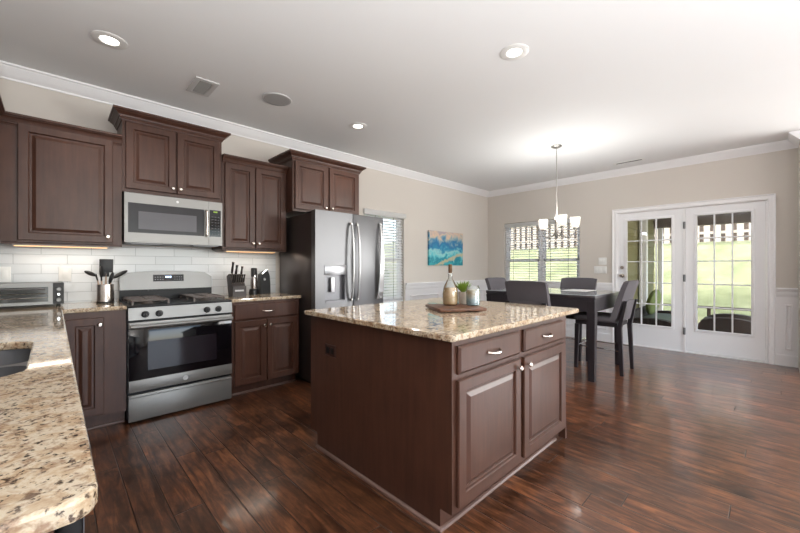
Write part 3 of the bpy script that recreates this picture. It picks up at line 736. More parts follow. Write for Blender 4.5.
# ------------------------------------------------------------ range
rg = thing('gas_range', 'stainless steel gas range between the two base cabinets', 'range', (.785, 3.7, 0))
RX0, RX1 = .405, 1.163
link('oven_body', MB().box(RX0, RX1, 3.43, 4.0, .03, .895).box(RX0 + .03, RX1 - .03, 3.47, 3.98, 0, .03), BLACK, rg)
link('storage_drawer', MB().box(RX0 + .003, RX1 - .003, 3.398, 3.429, .018, .222, .005).box(RX0 + .003, RX1 - .003, 3.39, 3.4, .198, .21, .004), STEELD, rg)
od = link('oven_door', MB().box(RX0 + .003, RX1 - .003, 3.39, 3.429, .245, .335, .004).box(RX0 + .003, RX1 - .003, 3.39, 3.429, .728, .782, .004).box(RX0 + .003, RX1 - .003, 3.41, 3.429, .335, .728), STEELD, rg)
link('door_glass', MB().box(RX0 + .004, RX1 - .004, 3.392, 3.4095, .335, .728, .002), BLACKGL, od)
link('oven_window', MB().box(.53, 1.03, 3.3905, 3.393, .40, .625), plain('smoked_glass', (34, 29, 34), .08, spec=.4), od)
link('handle', MB().tube([(RX0 + .012, 3.345, .752), (RX1 - .012, 3.345, .752)], .014, 16).box(RX0 + .02, RX0 + .045, 3.345, 3.392, .742, .764, .004).box(RX1 - .045, RX1 - .02, 3.345, 3.392, .742, .764, .004), STEELD, od)
def badge(F, a, b, r, parent):
    ring = MB(); n = 28
    ring.tube([F(a + r * math.cos(2 * PI * k / n), b + r * math.sin(2 * PI * k / n), .002) for k in range(n)], r * .09, 6, closed=True)
    ring.tube([F(a, b, .0005), F(a, b, .002)], r * .95, 24)
    q = r * .55
    ring.tube([F(a - .1 * q + q * .55 * math.cos(t), b + q * .75 * math.sin(t), .0025) for t in [math.radians(x) for x in range(40, 330, 20)]], r * .07, 5)
    ring.tube([F(a + .35 * q + q * .4 * math.cos(t), b + q * .8 * math.sin(t), .0025) for t in [math.radians(x) for x in range(60, 300, 20)]], r * .07, 5)
    return link('badge', ring, plain('badge_silver', (205, 205, 205), .35, .6), parent)
badge(FN(3.39), .79, .287, .018, od)
cp = link('control_panel', MB().hexa([(RX0 + .002, 3.385, .80), (RX1 - .002, 3.385, .80), (RX1 - .002, 3.429, .80), (RX0 + .002, 3.429, .80)], [(RX0 + .002, 3.40, .893), (RX1 - .002, 3.40, .893), (RX1 - .002, 3.429, .893), (RX0 + .002, 3.429, .893)]), STEELD, rg)
for x in (.513, .605, .953, 1.046):
    link('knob', MB().tube([(x, 3.391, .84), (x, 3.385, .84), (x, 3.383, .84), (x, 3.362, .84)], [.026, .026, .021, .018], 20).box(x - .004, x + .004, 3.354, 3.364, .825, .855, .002), BLACKM, rg)
ck = link('cooktop', MB().box(RX0 + .001, RX1 - .001, 3.397, 3.955, .8935, .91, .004), BLACK, rg)
for gx0, gx1 in ((.44, .68), (.87, 1.11)):
    g = MB(); z = .936
    for x in (gx0, (gx0 + gx1) / 2, gx1): g.box(x - .006, x + .006, 3.45, 3.90, z, z + .014, .003)
    for y in (3.45, 3.565, 3.675, 3.785, 3.90): g.box(gx0, gx1, y - .006, y + .006, z, z + .014, .003)
    for x in (gx0, gx1):
        for y in (3.45, 3.675, 3.90): g.box(x - .007, x + .007, y - .007, y + .007, .9102, z + .002)
    link('grate', g, IRON, ck)
    for y in (3.565, 3.785):
        link('burner', MB().lathe([(.0, .0), (.05, .0), (.05, .008), (.036, .01), (.036, .02), (0, .021)], ((gx0 + gx1) / 2, y, .9102), 24), IRON, ck)
bgp = [(RX0 + .005, .91)]
bg = MB(); top = []
for k in range(13):
    u = k / 12; x = RX0 + .008 + (RX1 - RX0 - .016) * u
    zz = 1.172 - .028 * abs(2 * u - 1) ** 3 - (.03 if k in (0, 12) else 0); top.append((x, zz))
lo = [(RX0 + .008, 1.005), (RX1 - .008, 1.005)]
poly = [lo[0], lo[1]] + top[::-1]
bg.prism(poly, lambda a, b: (a, 3.945 + (b - 1.005) * .12, b), lambda a, b: (a, 4.0, b))
bgo = link('backguard', bg, STEELD, rg)
link('vent_panel', MB().box(RX0 + .008, RX1 - .008, 3.956, 4.0, .9102, 1.004).box(.62, .92, 3.945, 3.957, .99, .999), BLACK, rg)
dp = link('display_panel', MB().hexa([(.658, 3.9525, 1.075), (.905, 3.9525, 1.075), (.905, 3.96, 1.075), (.658, 3.96, 1.075)], [(.658, 3.9595, 1.137), (.905, 3.9595, 1.137), (.905, 3.97, 1.137), (.658, 3.97, 1.137)]), BLACKGL, bgo)
link('clock_digits', MB().box(.755, .767, 3.9515, 3.956, 1.108, 1.124).box(.771, .783, 3.9515, 3.956, 1.108, 1.124).box(.789, .801, 3.9515, 3.956, 1.108, 1.124), emis('blue_digits', (190, 215, 255), 2.0), bgo)
mk = MB()
for i in range(4):
    for j in range(2):
        mk.box(.672 + i * .02, .678 + i * .02, 3.9535 + j * .002, 3.957, 1.09 + j * .022, 1.095 + j * .022); mk.box(.828 + i * .019, .834 + i * .019, 3.9535 + j * .002, 3.957, 1.09 + j * .022, 1.095 + j * .022)
link('keypad', mk, plain('keypad_grey', (150, 150, 155), .4), bgo)

# ------------------------------------------------------------ microwave
mw = thing('microwave', 'stainless over the range microwave under the upper cabinet', 'microwave', (.79, 3.85, 1.41))
MX0, MX1, MY, MZ0, MZ1 = .413, 1.163, 3.66, 1.413, 1.822
link('housing', MB().box(MX0, MX1, MY + .03, WB - .013, MZ0 + .004, MZ1 + .006), plain('dark_steel', (70, 70, 72), .4, .7), mw)
wall = MB(); wall_grid(wall, lambda a, b, c_, d: (a, b, MY, MY + .0295, c_, d), MX0, 1.043, MZ0, MZ1, [(.437, 1.006, 1.495, 1.742)])
md = link('door', wall, STEELD, mw)
link('door_glass', MB().box(.437, 1.006, MY + .002, MY + .028, 1.495, 1.742), plain('grey_black_glass', (40, 38, 42), .2, spec=.25), md)
link('viewing_window', MB().box(.507, .942, MY + .0005, MY + .003, 1.527, 1.675), plain('mesh_window_glass', (88, 86, 92), .2, spec=.3), md)
link('handle', MB().tube([(1.022, MY, 1.735), (1.022, MY - .03, 1.722), (1.022, MY - .034, 1.62), (1.022, MY - .03, 1.51), (1.022, MY, 1.497)], .0105, 12), CHROME, md)
badge(FN(MY), .79, 1.785, .0095, md)
pn = link('control_panel', MB().box(1.045, MX1, MY, MY + .0295, MZ0, MZ1), STEELD, mw)
link('keypad_glass', MB().box(1.052, 1.149, MY - .001, MY + .002, 1.495, 1.745), BLACKGL, pn)
link('display', MB().box(1.084, 1.118, MY - .002, MY - .0012, 1.722, 1.734), emis('green_digits', (120, 150, 50), .35), pn)
kp = MB()
for i in range(3):
    for j in range(7): kp.box(1.068 + i * .027, 1.083 + i * .027, MY - .0016, MY - .0011, 1.515 + j * .027, 1.523 + j * .027)
link('keys', kp, plain('key_grey', (58, 58, 62), .4), pn)
link('vent_grille', MB().box(.43, 1.15, MY + .06, 4.0, MZ0 - .006, MZ0 + .003).box(.46, .67, MY + .02, MY + .12, MZ0 - .012, MZ0 - .002).box(.92, 1.12, MY + .02, MY + .12, MZ0 - .012, MZ0 - .002), plain('vent_grey', (110, 110, 112), .4, .5), mw)

# ------------------------------------------------------------ refrigerator
rf = thing('refrigerator', 'stainless french door refrigerator with water dispenser', 'refrigerator', (2.35, 3.6, 0))
FX0, FX1, FY = 1.887, 2.795, 3.172
link('cabinet_body', MB().box(FX0 + .004, FX1 - .004, 3.262, 3.975, .03, 1.765, .006).box(FX0 + .03, FX1 - .03, 3.3, 3.95, 0, .03), FRSIDE, rf)
def fdoor(x0, x1, z0, z1, holes, name):
    m = MB()
    if holes: wall_grid(m, lambda a, b, c_, d: (a, b, FY + .004, FY + .08, c_, d), x0, x1, z0, z1, holes)
    else: m.box(x0, x1, FY, FY + .08, z0, z1, .01, 3)
    return link(name, m, STEEL, rf)
dl = fdoor(FX0, 2.348, .745, 1.788, [(1.998, 2.256, .84, 1.125)], 'door')
dr = fdoor(2.356, FX1, .745, 1.788, None, 'door')
fz = fdoor(FX0, FX1, .07, .735, None, 'freezer_drawer')
def bar(x, z0, z1, parent, r=.013, y=FY, lean=0):
    pts = []; n = 14
    for k in range(n + 1):
        u = k / n; pts.append((x + lean * (1 - u), y - .018 - .05 * math.sin(PI * u) ** .5, z0 + (z1 - z0) * u))
    return link('handle', MB().tube(pts, [r] * (n + 1), 12).tube([(x + lean, y, z0 + .02), (x + lean, y - .04, z0 + .02)], .009, 10).tube([(x, y, z1 - .02), (x, y - .04, z1 - .02)], .009, 10), HNDL, parent)
bar(2.312, .84, 1.69, dl); bar(2.392, .84, 1.69, dr)
# flat flared grip at the outer edge of the right door
gp = MB(); n = 12
for k in range(n):
    u0, u1 = k / n, (k + 1) / n
    def sec(u):
        hw = .014 + .03 * (1 - u) ** 1.5; xx = 2.735 - .012 * (1 - u); z = .84 + .88 * u; yy = FY - .012 - .045 * math.sin(PI * min(1, u)) ** .5
        return [(xx - hw, yy, z), (xx + hw, yy, z), (xx + hw, yy + .012, z), (xx - hw, yy + .012, z)]
    gp.hexa(sec(u0), sec(u1))
bmesh.ops.remove_doubles(gp.bm, verts=gp.bm.verts[:], dist=1e-5)
gp.cyl((2.735, FY, 1.70), (2.735, FY - .03, 1.70), .01, seg=10).cyl((2.725, FY, .86), (2.725, FY - .03, .86), .01, seg=10)
link('handle', gp, HNDL, dr)
link('handle', MB().tube([(2.0, FY, .66), (2.02, FY - .05, .66), (2.66, FY - .05, .66), (2.68, FY, .66)], .012, 12), STEELD, fz)
ds = link('dispenser', MB().box(1.998, 2.256, FY + .055, FY + .075, .84, 1.125).box(1.998, 2.006, FY + .006, FY + .056, .84, 1.125).box(2.248, 2.256, FY + .006, FY + .056, .84, 1.125).box(2.006, 2.248, FY + .002, FY + .056, .84, .86), plain('dispenser_grey', (112, 112, 116), .35, .5), dl)
link('dispenser_panel', MB().box(1.990, 2.264, FY - .003, FY + .004, 1.125, 1.228, .003), plain('dispenser_steel', (160, 160, 163), .3, .9), ds)
link('paddle', MB().box(2.085, 2.13, FY + .02, FY + .03, .945, 1.10, .003), plain('paddle_silver', (225, 225, 228), .3, .3), ds)
link('hinge_cover', MB().box(FX0 + .01, FX0 + .12, FY + .09, FY + .2, 1.766, 1.785, .005).box(FX1 - .12, FX1 - .01, FY + .09, FY + .2, 1.766, 1.785, .005), BLACKM, rf)

# ------------------------------------------------------------ counter things
to = thing('toaster_oven', 'stainless toaster oven standing in the left counter corner', 'toaster oven', (-.15, 3.85, ZT1))
TX0, TX1, TY0, TY1 = -.42, .055, 3.70, 3.98
link('housing', MB().box(TX0, TX1, TY0 + .012, TY1, ZT1 + .022, 1.092, .008), STEEL, to)
link('front_frame', wall_grid(MB(), lambda a, b, c_, d: (a, b, TY0, TY0 + .0118, c_, d), TX0, -.005, ZT1 + .02, 1.092, [(TX0 + .02, -.03, .955, 1.062)]), STEELD, to)
link('glass_door', MB().box(TX0 + .02, -.03, TY0 + .004, TY0 + .011, .955, 1.062), plain('toaster_glass', (46, 50, 50), .1), to)
link('handle', MB().tube([(TX0 + .04, TY0 - .026, 1.05), (-.045, TY0 - .026, 1.05)], .007, 10).cyl((TX0 + .06, TY0, 1.05), (TX0 + .06, TY0 - .026, 1.05), .005, seg=8).cyl((-.065, TY0, 1.05), (-.065, TY0 - .026, 1.05), .005, seg=8), STEEL, to)
rk = MB()
for z in (.985, 1.015):
    rk.tube([(TX0 + .03, TY0 + .003, z), (-.035, TY0 + .003, z)], .003, 6)
link('rack', rk, PLATED, to)
link('control_panel', MB().box(-.004, TX1, TY0, TY0 + .0118, ZT1 + .02, 1.092), BLACKM, to)
for z in (.965, 1.045): link('knob', MB().tube([(.026, TY0, z), (.026, TY0 - .02, z)], [.015, .012], 16), STEELD, to)
link('button', MB().tube([(.026, TY0, 1.005), (.026, TY0 - .006, 1.005)], .008, 14), PLATED, to)
for x in (TX0 + .03, TX1 - .03):
    for y in (TY0 + .03, TY1 - .03): link('foot', MB().cyl((x, y, ZT1), (x, y, ZT1 + .021), .012, seg=12), RUBBER, to)
# utensil crock
cx, cy = .305, 3.80
cr = thing('utensil_crock', 'brushed steel utensil holder left of the range', 'utensil holder', (cx, cy, ZT1))
link('body', MB().lathe([(0, .01), (.056, .01), (.056, .152), (.053, .152), (.053, .02), (0, .02)], (cx, cy, ZT1), 36), plain('brushed_steel', (200, 190, 184), .22, 1.0), cr)
link('base_ring', MB().lathe([(0, 0), (.058, 0), (.058, .014), (.056, .0145), (0, .0145)], (cx, cy, ZT1), 36), BLACKM, cr)
HAND = plain('beige_handle', (196, 170, 150), .5)
def utensil(name, label, x, y, tilt, az, hl, head):
    # built upright with its foot at the origin, then tilted in the crock
    M = Matrix.Translation((cx + x, cy + y, ZT1 + .03)) @ Matrix.Rotation(az, 4, 'Z') @ Matrix.Rotation(tilt, 4, 'Y')
    t = thing(name, label, 'kitchen utensil', (cx + x, cy + y, ZT1 + .03), 'utensils in the steel crock')
    link('handle', MB().tube([(0, 0, 0), (0, 0, hl * .5), (0, 0, hl)], [.006, .007, .005], 10).xform(M), HAND, t)
    h = MB(); head(h, hl); link('head', h.xform(M), BLACKM, t)
def spat(h, L): h.box(-.045, .045, -.003, .003, L + .005, L + .115, .003); h.box(-.02, .02, -.005, .005, L - .03, L + .01, .003)
def spoon(h, L): h.sphere((0, 0, L + .035), .04, .35, .75, 1.25); h.cyl((0, 0, L - .04), (0, 0, L + .01), .006, seg=8)
def bent(sx, ang, ln):
    def f(h, L):
        h.sphere((0, 0, 0), 1, .016, .032, ln, 18, 10)
        bmesh.ops.transform(h.bm, matrix=Matrix.Translation((sx * ln * math.sin(ang), 0, L + ln * .9 * math.cos(ang))) @ Matrix.Rotation(sx * ang, 4, 'Y'), verts=h.bm.verts[:])
        h.cyl((0, 0, L - .05), (0, 0, L + .012), .006, seg=8)
    return f
utensil('spatula', 'broad black spatula standing upright in the steel crock', 0, -.002, .02, 0, .215, spat)
utensil('serving_spoon', 'black spoon leaning left out of the steel crock', -.014, .012, -.22, .0, .20, bent(-1, .85, .042))
utensil('serving_spoon', 'long black spoon leaning right towards the range', 0, .02, .26, .1, .18, bent(1, .75, .062))
utensil('slotted_spoon', 'small black spoon in front of the spatula', -.022, -.026, -.03, 0, .19, spoon)
utensil('tongs', 'short black utensil leaning on the right rim of the crock', -.008, -.024, .24, -.2, .145, spoon)
# knife block
kx, ky = 1.34, 3.76
kb = thing('knife_block', 'dark knife block right of the range', 'knife block', (kx, ky, ZT1))
prf = [(ky - .06, ZT1), (ky + .07, ZT1), (ky + .12, ZT1 + .20), (ky + .055, ZT1 + .225), (ky - .035, ZT1 + .105), (ky - .06, ZT1 + .10)]
link('block', MB().prism(prf, lambda a, b: (kx - .065, a, b), lambda a, b: (kx + .065, a, b)), plain('black_walnut', (48, 40, 38), .45), kb)
link('name_plate', MB().box(kx - .045, kx + .04, ky - .0625, ky - .06, ZT1 + .05, ZT1 + .066), plain('plate_silver', (180, 180, 180), .3, .4), kb)
KH = plain('knife_handle', (34, 30, 30), .4)
def knife(label, x, y, z, L, r):
    d = Vector((0, -.34, .94)).normalized(); p = Vector((x, y, z))
    t = thing('kitchen_knife', label, 'knife', tuple(p), 'knives in the block')
    link('handle', MB().tube([p + d * .012, p + d * (.012 + L * .3), p + d * (.012 + L * .7), p + d * (.012 + L)], [r * .85, r, r * .8, r * 1.1], 10), KH, t)
    link('bolster', MB().tube([p, p + d * .0125], r * .7, 10), PLATED, t)
for i in range(6):
    knife('slim black steak knife in the front row of the block', kx - .052 + i * .021, ky - .018, ZT1 + .128, .085, .0085)
knife('tallest black knife at the back left of the knife block', kx - .04, ky + .045, ZT1 + .222, .12, .012)
knife('black chef knife second from the back left of the block', kx - .008, ky + .03, ZT1 + .195, .115, .012)
knife('black knife at the right of the block, above the steak knives', kx + .045, ky + .03, ZT1 + .195, .10, .011)
# can opener and bottle opener on the right counter
mx, my = 1.555, 3.88
t = thing('electric_corkscrew', 'tall black and silver electric corkscrew beside the knife block', 'corkscrew', (mx, my, ZT1))
link('charging_base', MB().lathe([(0, 0), (.052, 0), (.054, .02), (.045, .055), (.034, .06), (0, .06)], (mx, my, ZT1), 24), BLACKM, t)
link('body', MB().lathe([(0, .061), (.032, .061), (.036, .10), (.034, .15), (.028, .19), (0, .19)], (mx, my, ZT1), 24), plain('brushed_silver', (190, 182, 178), .25, .9), t)
link('head', MB().lathe([(0, .191), (.029, .191), (.032, .21), (.032, .275), (.027, .283), (0, .284)], (mx, my, ZT1), 24), BLACKM, t)
link('button', MB().box(mx - .01, mx + .01, my - .037, my - .03, ZT1 + .17, ZT1 + .21, .003), PLATED, t)
mx, my = 1.672, 3.90
t = thing('can_opener', 'black upright electric can opener next to the refrigerator', 'can opener', (mx, my, ZT1))
prf = [(-.055, 0), (.055, 0), (.052, .12), (.045, .20), (.028, .245), (.012, .255), (-.012, .235), (-.045, .215), (-.052, .12)]
link('body', MB().prism(prf, lambda a, b: (mx + a, my - .05, ZT1 + b), lambda a, b: (mx + a, my + .05, ZT1 + b)), BLACKM, t)
link('lever', MB().tube([(mx - .04, my - .058, ZT1 + .216), (mx - .01, my - .06, ZT1 + .245), (mx + .02, my - .055, ZT1 + .262)], .009, 10), PLATED, t)
link('cutter', MB().tube([(mx - .02, my - .05, ZT1 + .16), (mx - .02, my - .064, ZT1 + .16)], .014, 14), PLATED, t)
# tray with bottle, plant, jar on the island
ta = math.atan2(1.299 - 1.464, 2.053 - 1.772)
TM = Matrix.Translation((1.772, 1.464, ZT1)) @ Matrix.Rotation(ta, 4, 'Z')
WTR = wood('tray_wood', (46, 29, 22), (112, 72, 48), .4, 0, (3, 30, 30))
tr = thing('wooden_tray', 'dark live edge wooden board lying on the island worktop', 'tray', tuple((TM @ Vector((.16, .18, 0)))))
link('board', MB().box(0, .325, 0, .315, .006, .026, .004).xform(TM), WTR, tr)
for x in (.03, .295):
    link('foot', MB().box(x - .015, x + .015, .03, .285, 0, .0058).xform(TM), WTR, tr)
ZB = ZT1 + .0265
bx_, by_ = 2.02, 1.578
b = thing('glass_bottle', 'corked glass bottle of amber liquid on the wooden board', 'bottle', (bx_, by_, ZB))
link('glass_shell', MB().lathe([(0, 0), (.042, 0), (.05, .008), (.054, .05), (.053, .09), (.047, .125), (.029, .165), (.016, .185), (.014, .215), (.017, .218), (.017, .226), (.012, .227)], (bx_, by_, ZB), 32), CLEAR, b)
link('contents', MB().lathe([(0, .004), (.04, .004), (.048, .012), (.0515, .05), (.0505, .09), (.0445, .122), (0, .122)], (bx_, by_, ZB), 28), plain('amber_filling', (214, 176, 128), .5, noise=.25, scale=60), b)
link('cork', MB().lathe([(0, .2275), (.0125, .2275), (.014, .245), (.013, .287), (.0, .288)], (bx_, by_, ZB), 16), plain('cork', (96, 72, 50), .8, noise=.2, scale=120), b)
px_, py_ = 2.145, 1.56
p = thing('potted_plant', 'small green succulent in a frosted glass pot on the wooden board', 'plant', (px_, py_, ZB))
link('pot', MB().lathe([(0, 0), (.026, 0), (.031, .01), (.033, .088), (.029, .088), (.027, .02), (0, .018)], (px_, py_, ZB), 24), plain('frosted_glass', (200, 190, 178), .3), p)
link('soil', MB().lathe([(0, .07), (.0285, .07), (0, .078)], (px_, py_, ZB), 16), BROWN, p)
lf = MB(); rnd = random.Random(4)
for i in range(52):
    a = rnd.random() * 2 * PI; el = .78 + rnd.random() * .7; L = .06 + rnd.random() * .05
    d = Vector((math.cos(a) * math.cos(el), math.sin(a) * math.cos(el), math.sin(el))); s_ = Vector((-math.sin(a), math.cos(a), 0)); u_ = d.cross(s_)
    o0 = Vector((px_ + .006 * math.cos(a), py_ + .006 * math.sin(a), ZB + .078))
    m1 = o0 + d * L * .5; e = o0 + d * L + Vector((0, 0, -.006))
    w_ = .008 + rnd.random() * .005
    vs_ = [lf.bm.verts.new(v) for v in (o0, m1 + s_ * w_, e, m1 - s_ * w_, m1 + u_ * .003, m1 - u_ * .003)]
    for tri in ((0, 1, 4), (1, 2, 4), (2, 3, 4), (3, 0, 4), (1, 0, 5), (2, 1, 5), (3, 2, 5), (0, 3, 5)): lf.bm.faces.new([vs_[q] for q in tri])
link('leaves', lf, plain('succulent_green', (112, 142, 48), .5, noise=.3, scale=25), p)
jx, jy = 2.12, 1.455
def jar_mat():
    m, n, l, b = nm('layered_wax')
    tc = n.new('ShaderNodeTexCoord'); sp = n.new('ShaderNodeSeparateXYZ'); l.new(tc.outputs['Object'], sp.inputs[0])
    nz = n.new('ShaderNodeTexNoise'); nz.inputs['Scale'].default_value = 22; l.new(tc.outputs['Object'], nz.inputs['Vector'])
    a = n.new('ShaderNodeMath'); a.operation = 'MULTIPLY_ADD'; a.inputs[1].default_value = .10; l.new(nz.outputs['Fac'], a.inputs[0]); l.new(sp.outputs['Z'], a.inputs[2])
    mpn = n.new('ShaderNodeMath'); mpn.operation = 'MULTIPLY'; mpn.inputs[1].default_value = 6; l.new(a.outputs[0], mpn.inputs[0])
    r = ramp(n, [(.0, lin((150, 176, 190))), (.5, lin((165, 195, 210))), (.72, lin((205, 208, 200))), (.85, lin((200, 180, 140))), (1, lin((214, 214, 205)))])
    l.new(mpn.outputs[0], r.inputs[0]); l.new(r.outputs[0], b.inputs['Base Color']); b.inputs['Roughness'].default_value = .5; return m
j = thing('candle_jar', 'round glass jar with blue and tan layers on the wooden board', 'jar', (jx, jy, ZB))
link('glass_shell', MB().lathe([(0, 0), (.042, 0), (.047, .006), (.047, .115), (.041, .132), (.039, .138)], (jx, jy, ZB), 32), CLEAR, j)
link('wax', MB().lathe([(0, .004), (.042, .004), (.0445, .01), (.0445, .108), (0, .112)], (jx, jy, ZB), 28), jar_mat(), j)

# ------------------------------------------------------------ dining set
tx0, tx1, ty0, ty1 = 4.05, 5.08, 1.27, 2.58
tb = thing('dining_table', 'dark counter height dining table by the french doors', 'table', ((tx0 + tx1) / 2, (ty0 + ty1) / 2, 0))
link('tabletop', MB().box(tx0, tx1, ty0, ty1, .868, .905, .004), TABLEW, tb)
link('apron', MB().box(tx0 + .012, tx1 - .012, ty0 + .012, ty0 + .034, .735, .8675).box(tx0 + .012, tx1 - .012, ty1 - .034, ty1 - .012, .735, .8675).box(tx0 + .012, tx0 + .034, ty0 + .034, ty1 - .034, .735, .8675).box(tx1 - .034, tx1 - .012, ty0 + .034, ty1 - .034, .735, .8675)
     .box(tx0 + .008, tx1 - .008, ty0 + .008, ty1 - .008, .845, .8675), TABLEW, tb)
for x in (tx0 + .004, tx1 - .084):
    for y in (ty0 + .004, ty1 - .084):
        link('leg', MB().hexa([(x + .01, y + .01, 0), (x + .07, y + .01, 0), (x + .07, y + .07, 0), (x + .01, y + .07, 0)], [(x, y, .735), (x + .08, y, .735), (x + .08, y + .08, .735), (x, y + .08, .735)])
             .box(x + .002, x + .078, y + .002, y + .078, .735, .845), LEGW, tb)
link('glass_inset', MB().box(tx0 + .012, tx1 - .012, ty0 + .012, ty1 - .012, .9052, .909), plain('glass_top_reflection', (185, 192, 194), .06), tb)  # near-white base colour stands in for window reflections on the tabletop
single('placemat', MB().box(4.62, 5.02, 1.55, 1.85, .9095, .912), plain('white_paper', (230, 228, 224), .6), 'white placemat lying on the dining table', 'placemat', (4.8, 1.7, .9095))
def make_chair(label):
    t = thing('dining_chair', label, 'chair', (0, 0, 0), 'counter height chairs around the dining table')
    hw = .235
    link('seat', MB().box(-hw + .01, hw - .01, -.20, .255, .575, .645, .025, 3), FABRIC, t)
    link('seat_frame', MB().box(-hw + .03, hw - .03, -.21, .235, .53, .5745), LEGW, t)
    bk = MB(); cols = []
    nu, nv = 8, 6
    for side in (0, 1):
        g = []
        for j_ in range(nv + 1):
            v = j_ / nv; z = .625 + (1.055 - .625) * v; row = []
            for i in range(nu + 1):
                u = -1 + 2 * i / nu; zz = z - (.012 * u ** 6 if j_ == nv else 0)
                y = -.165 - .115 * v - .02 * v * v + .018 * u * u - (.062 - .012 * v) * side
                row.append(bk.bm.verts.new((u * (hw - .002 * side), y, zz)))
            g.append(row)
        cols.append(g)
    a_, b_ = cols
    for j_ in range(nv):
        for i in range(nu):
            bk.bm.faces.new((a_[j_][i], a_[j_][i + 1], a_[j_ + 1][i + 1], a_[j_ + 1][i])); bk.bm.faces.new((b_[j_][i], b_[j_ + 1][i], b_[j_ + 1][i + 1], b_[j_][i + 1]))
        for i in (0, nu): bk.bm.faces.new((a_[j_][i], a_[j_ + 1][i], b_[j_ + 1][i], b_[j_][i]))
    for i in range(nu):
        for j_ in (0, nv): bk.bm.faces.new((a_[j_][i], a_[j_][i + 1], b_[j_][i + 1], b_[j_][i]))
    link('backrest', bk, FABRIC, t, ang=50)
    def leg(x, y0, y1, z1, extra=None):
        m_ = MB(); a0 = .017; a1 = .023
        m_.hexa([(x - a0, y0 - a0, 0), (x + a0, y0 - a0, 0), (x + a0, y0 + a0, 0), (x - a0, y0 + a0, 0)], [(x - a1, y1 - a1, z1), (x + a1, y1 - a1, z1), (x + a1, y1 + a1, z1), (x - a1, y1 + a1, z1)])
        if extra: m_.hexa([(x - a1, y1 - a1, z1), (x + a1, y1 - a1, z1), (x + a1, y1 + a1, z1), (x - a1, y1 + a1, z1)], [(x - a1, extra[0] - .014, extra[1]), (x + a1, extra[0] - .014, extra[1]), (x + a1, extra[0] + .004, extra[1]), (x - a1, extra[0] + .004, extra[1])])
        return link('leg', m_, LEGW, t)
    for sx in (-1, 1):
        leg(sx * .195, .23, .215, .53); leg(sx * .208, -.26, -.235, .53, (-.298, .83))
    link('back_panel', MB().hexa([(-.185, -.245, .60), (.185, -.245, .60), (.185, -.232, .60), (-.185, -.232, .60)], [(-.185, -.293, .83), (.185, -.293, .83), (.185, -.274, .83), (-.185, -.274, .83)]), FABRIC, t)
    link('footrest', MB().tube([(-.195, .222, .27), (.195, .222, .27)], .008, 10).tube([(-.202, -.245, .27), (-.197, .21, .27)], .007, 8).tube([(.202, -.245, .27), (.197, .21, .27)], .007, 8), PLATED, t)
    return t
ch = make_chair('dining chair at the table end nearest the french doors, seen in profile')
spots = [(4.735, 1.405, 0, None), (4.0, 1.86, -PI / 2, 'dining chair with its back to the island, nearest the kitchen'),
         (5.09, 1.905, PI / 2, 'dining chair across the table, in front of the wall switches'), (4.585, 2.46, PI, 'dining chair at the far table end, partly hidden by the chair nearest the island')]
for i, (x, y, a, lb) in enumerate(spots):
    o = ch if i == 0 else copy_tree(ch)
    o.location = (x, y, 0); o.rotation_euler = (0, 0, a)
    if lb: o['label'] = lb

# ------------------------------------------------------------ painting
single('wall_painting', MB().box(4.565, 5.52, YA - .035, YA - .001, 1.236, 1.832, .003), painting_mat(), 'unframed blue and teal landscape canvas on the back wall', 'painting', (5.04, YA - .02, 1.236))

# ------------------------------------------------------------ ceiling things
def can(label, x, y, energy):
    t = thing('recessed_light', label, 'ceiling light', (x, y, ZC), 'recessed ceiling lights')
    link('trim_ring', MB().lathe([(.052, -.002), (.056, -.006), (.092, -.006), (.1, -.003), (.1, -.0005), (.052, -.0005)], (x, y, ZC), 36), PLASTW, t)
    link('lens', MB().lathe([(0, -.004), (.051, -.0035), (.051, -.001), (0, -.001)], (x, y, ZC), 32), emis('lamp_lens', (255, 250, 240), 3.0), t)
    l = bpy.data.lights.new('recessed_lamp', 'SPOT'); l.energy = energy; l.spot_size = math.radians(130); l.spot_blend = .6; l.shadow_soft_size = .07; l.color = (1, .95, .88)
    o = bpy.data.objects.new('recessed_lamp', l); COL.objects.link(o); o.location = (x, y, ZC - .02)
can('recessed ceiling light above the toaster oven corner', .27, 3.10, 18)
can('recessed ceiling light above the island', 2.36, 1.27, 26)
can('recessed ceiling light in front of the refrigerator', 2.376, 3.116, 18)
v = thing('ceiling_vent', 'square white air vent in the ceiling over the range', 'vent', (.905, 3.35, ZC))
link('frame', MB().sweep([(0, ZC - .0005), (0, ZC - .008), (.012, ZC - .012), (.04, ZC - .008), (.04, ZC - .0005)], [(.86, 3.24), (.86, 3.47), (.955, 3.47), (.955, 3.24)][::-1], True), plain('vent_white', (205, 205, 205), .5), v)
sl = MB()
for k in range(9):
    y = 3.245 + k * .027; sl.hexa([(.862, y, ZC - .002), (.953, y, ZC - .002), (.953, y + .003, ZC - .002), (.862, y + .003, ZC - .002)], [(.862, y + .012, ZC - .010), (.953, y + .012, ZC - .010), (.953, y + .015, ZC - .010), (.862, y + .015, ZC - .010)])
link('louvres', sl, plain('vent_louvre', (150, 150, 148), .5), v)
link('duct_opening', MB().box(.861, .954, 3.241, 3.469, ZC - .0015, ZC - .0003), plain('duct_dark', (70, 68, 66), .8), v)
v = thing('ceiling_vent', 'long narrow slot vent in the ceiling near the french doors', 'vent', (6.01, 1.43, ZC))
link('frame', MB().sweep([(0, ZC - .0005), (0, ZC - .006), (.012, ZC - .008), (.03, ZC - .005), (.03, ZC - .0005)], [(5.985, 1.27), (5.985, 1.60), (6.045, 1.60), (6.045, 1.27)][::-1], True), PLASTW, v)
link('duct_opening', MB().box(5.987, 6.043, 1.272, 1.598, ZC - .0015, ZC - .0003), plain('slot_dark', (60, 58, 56), .8), v)
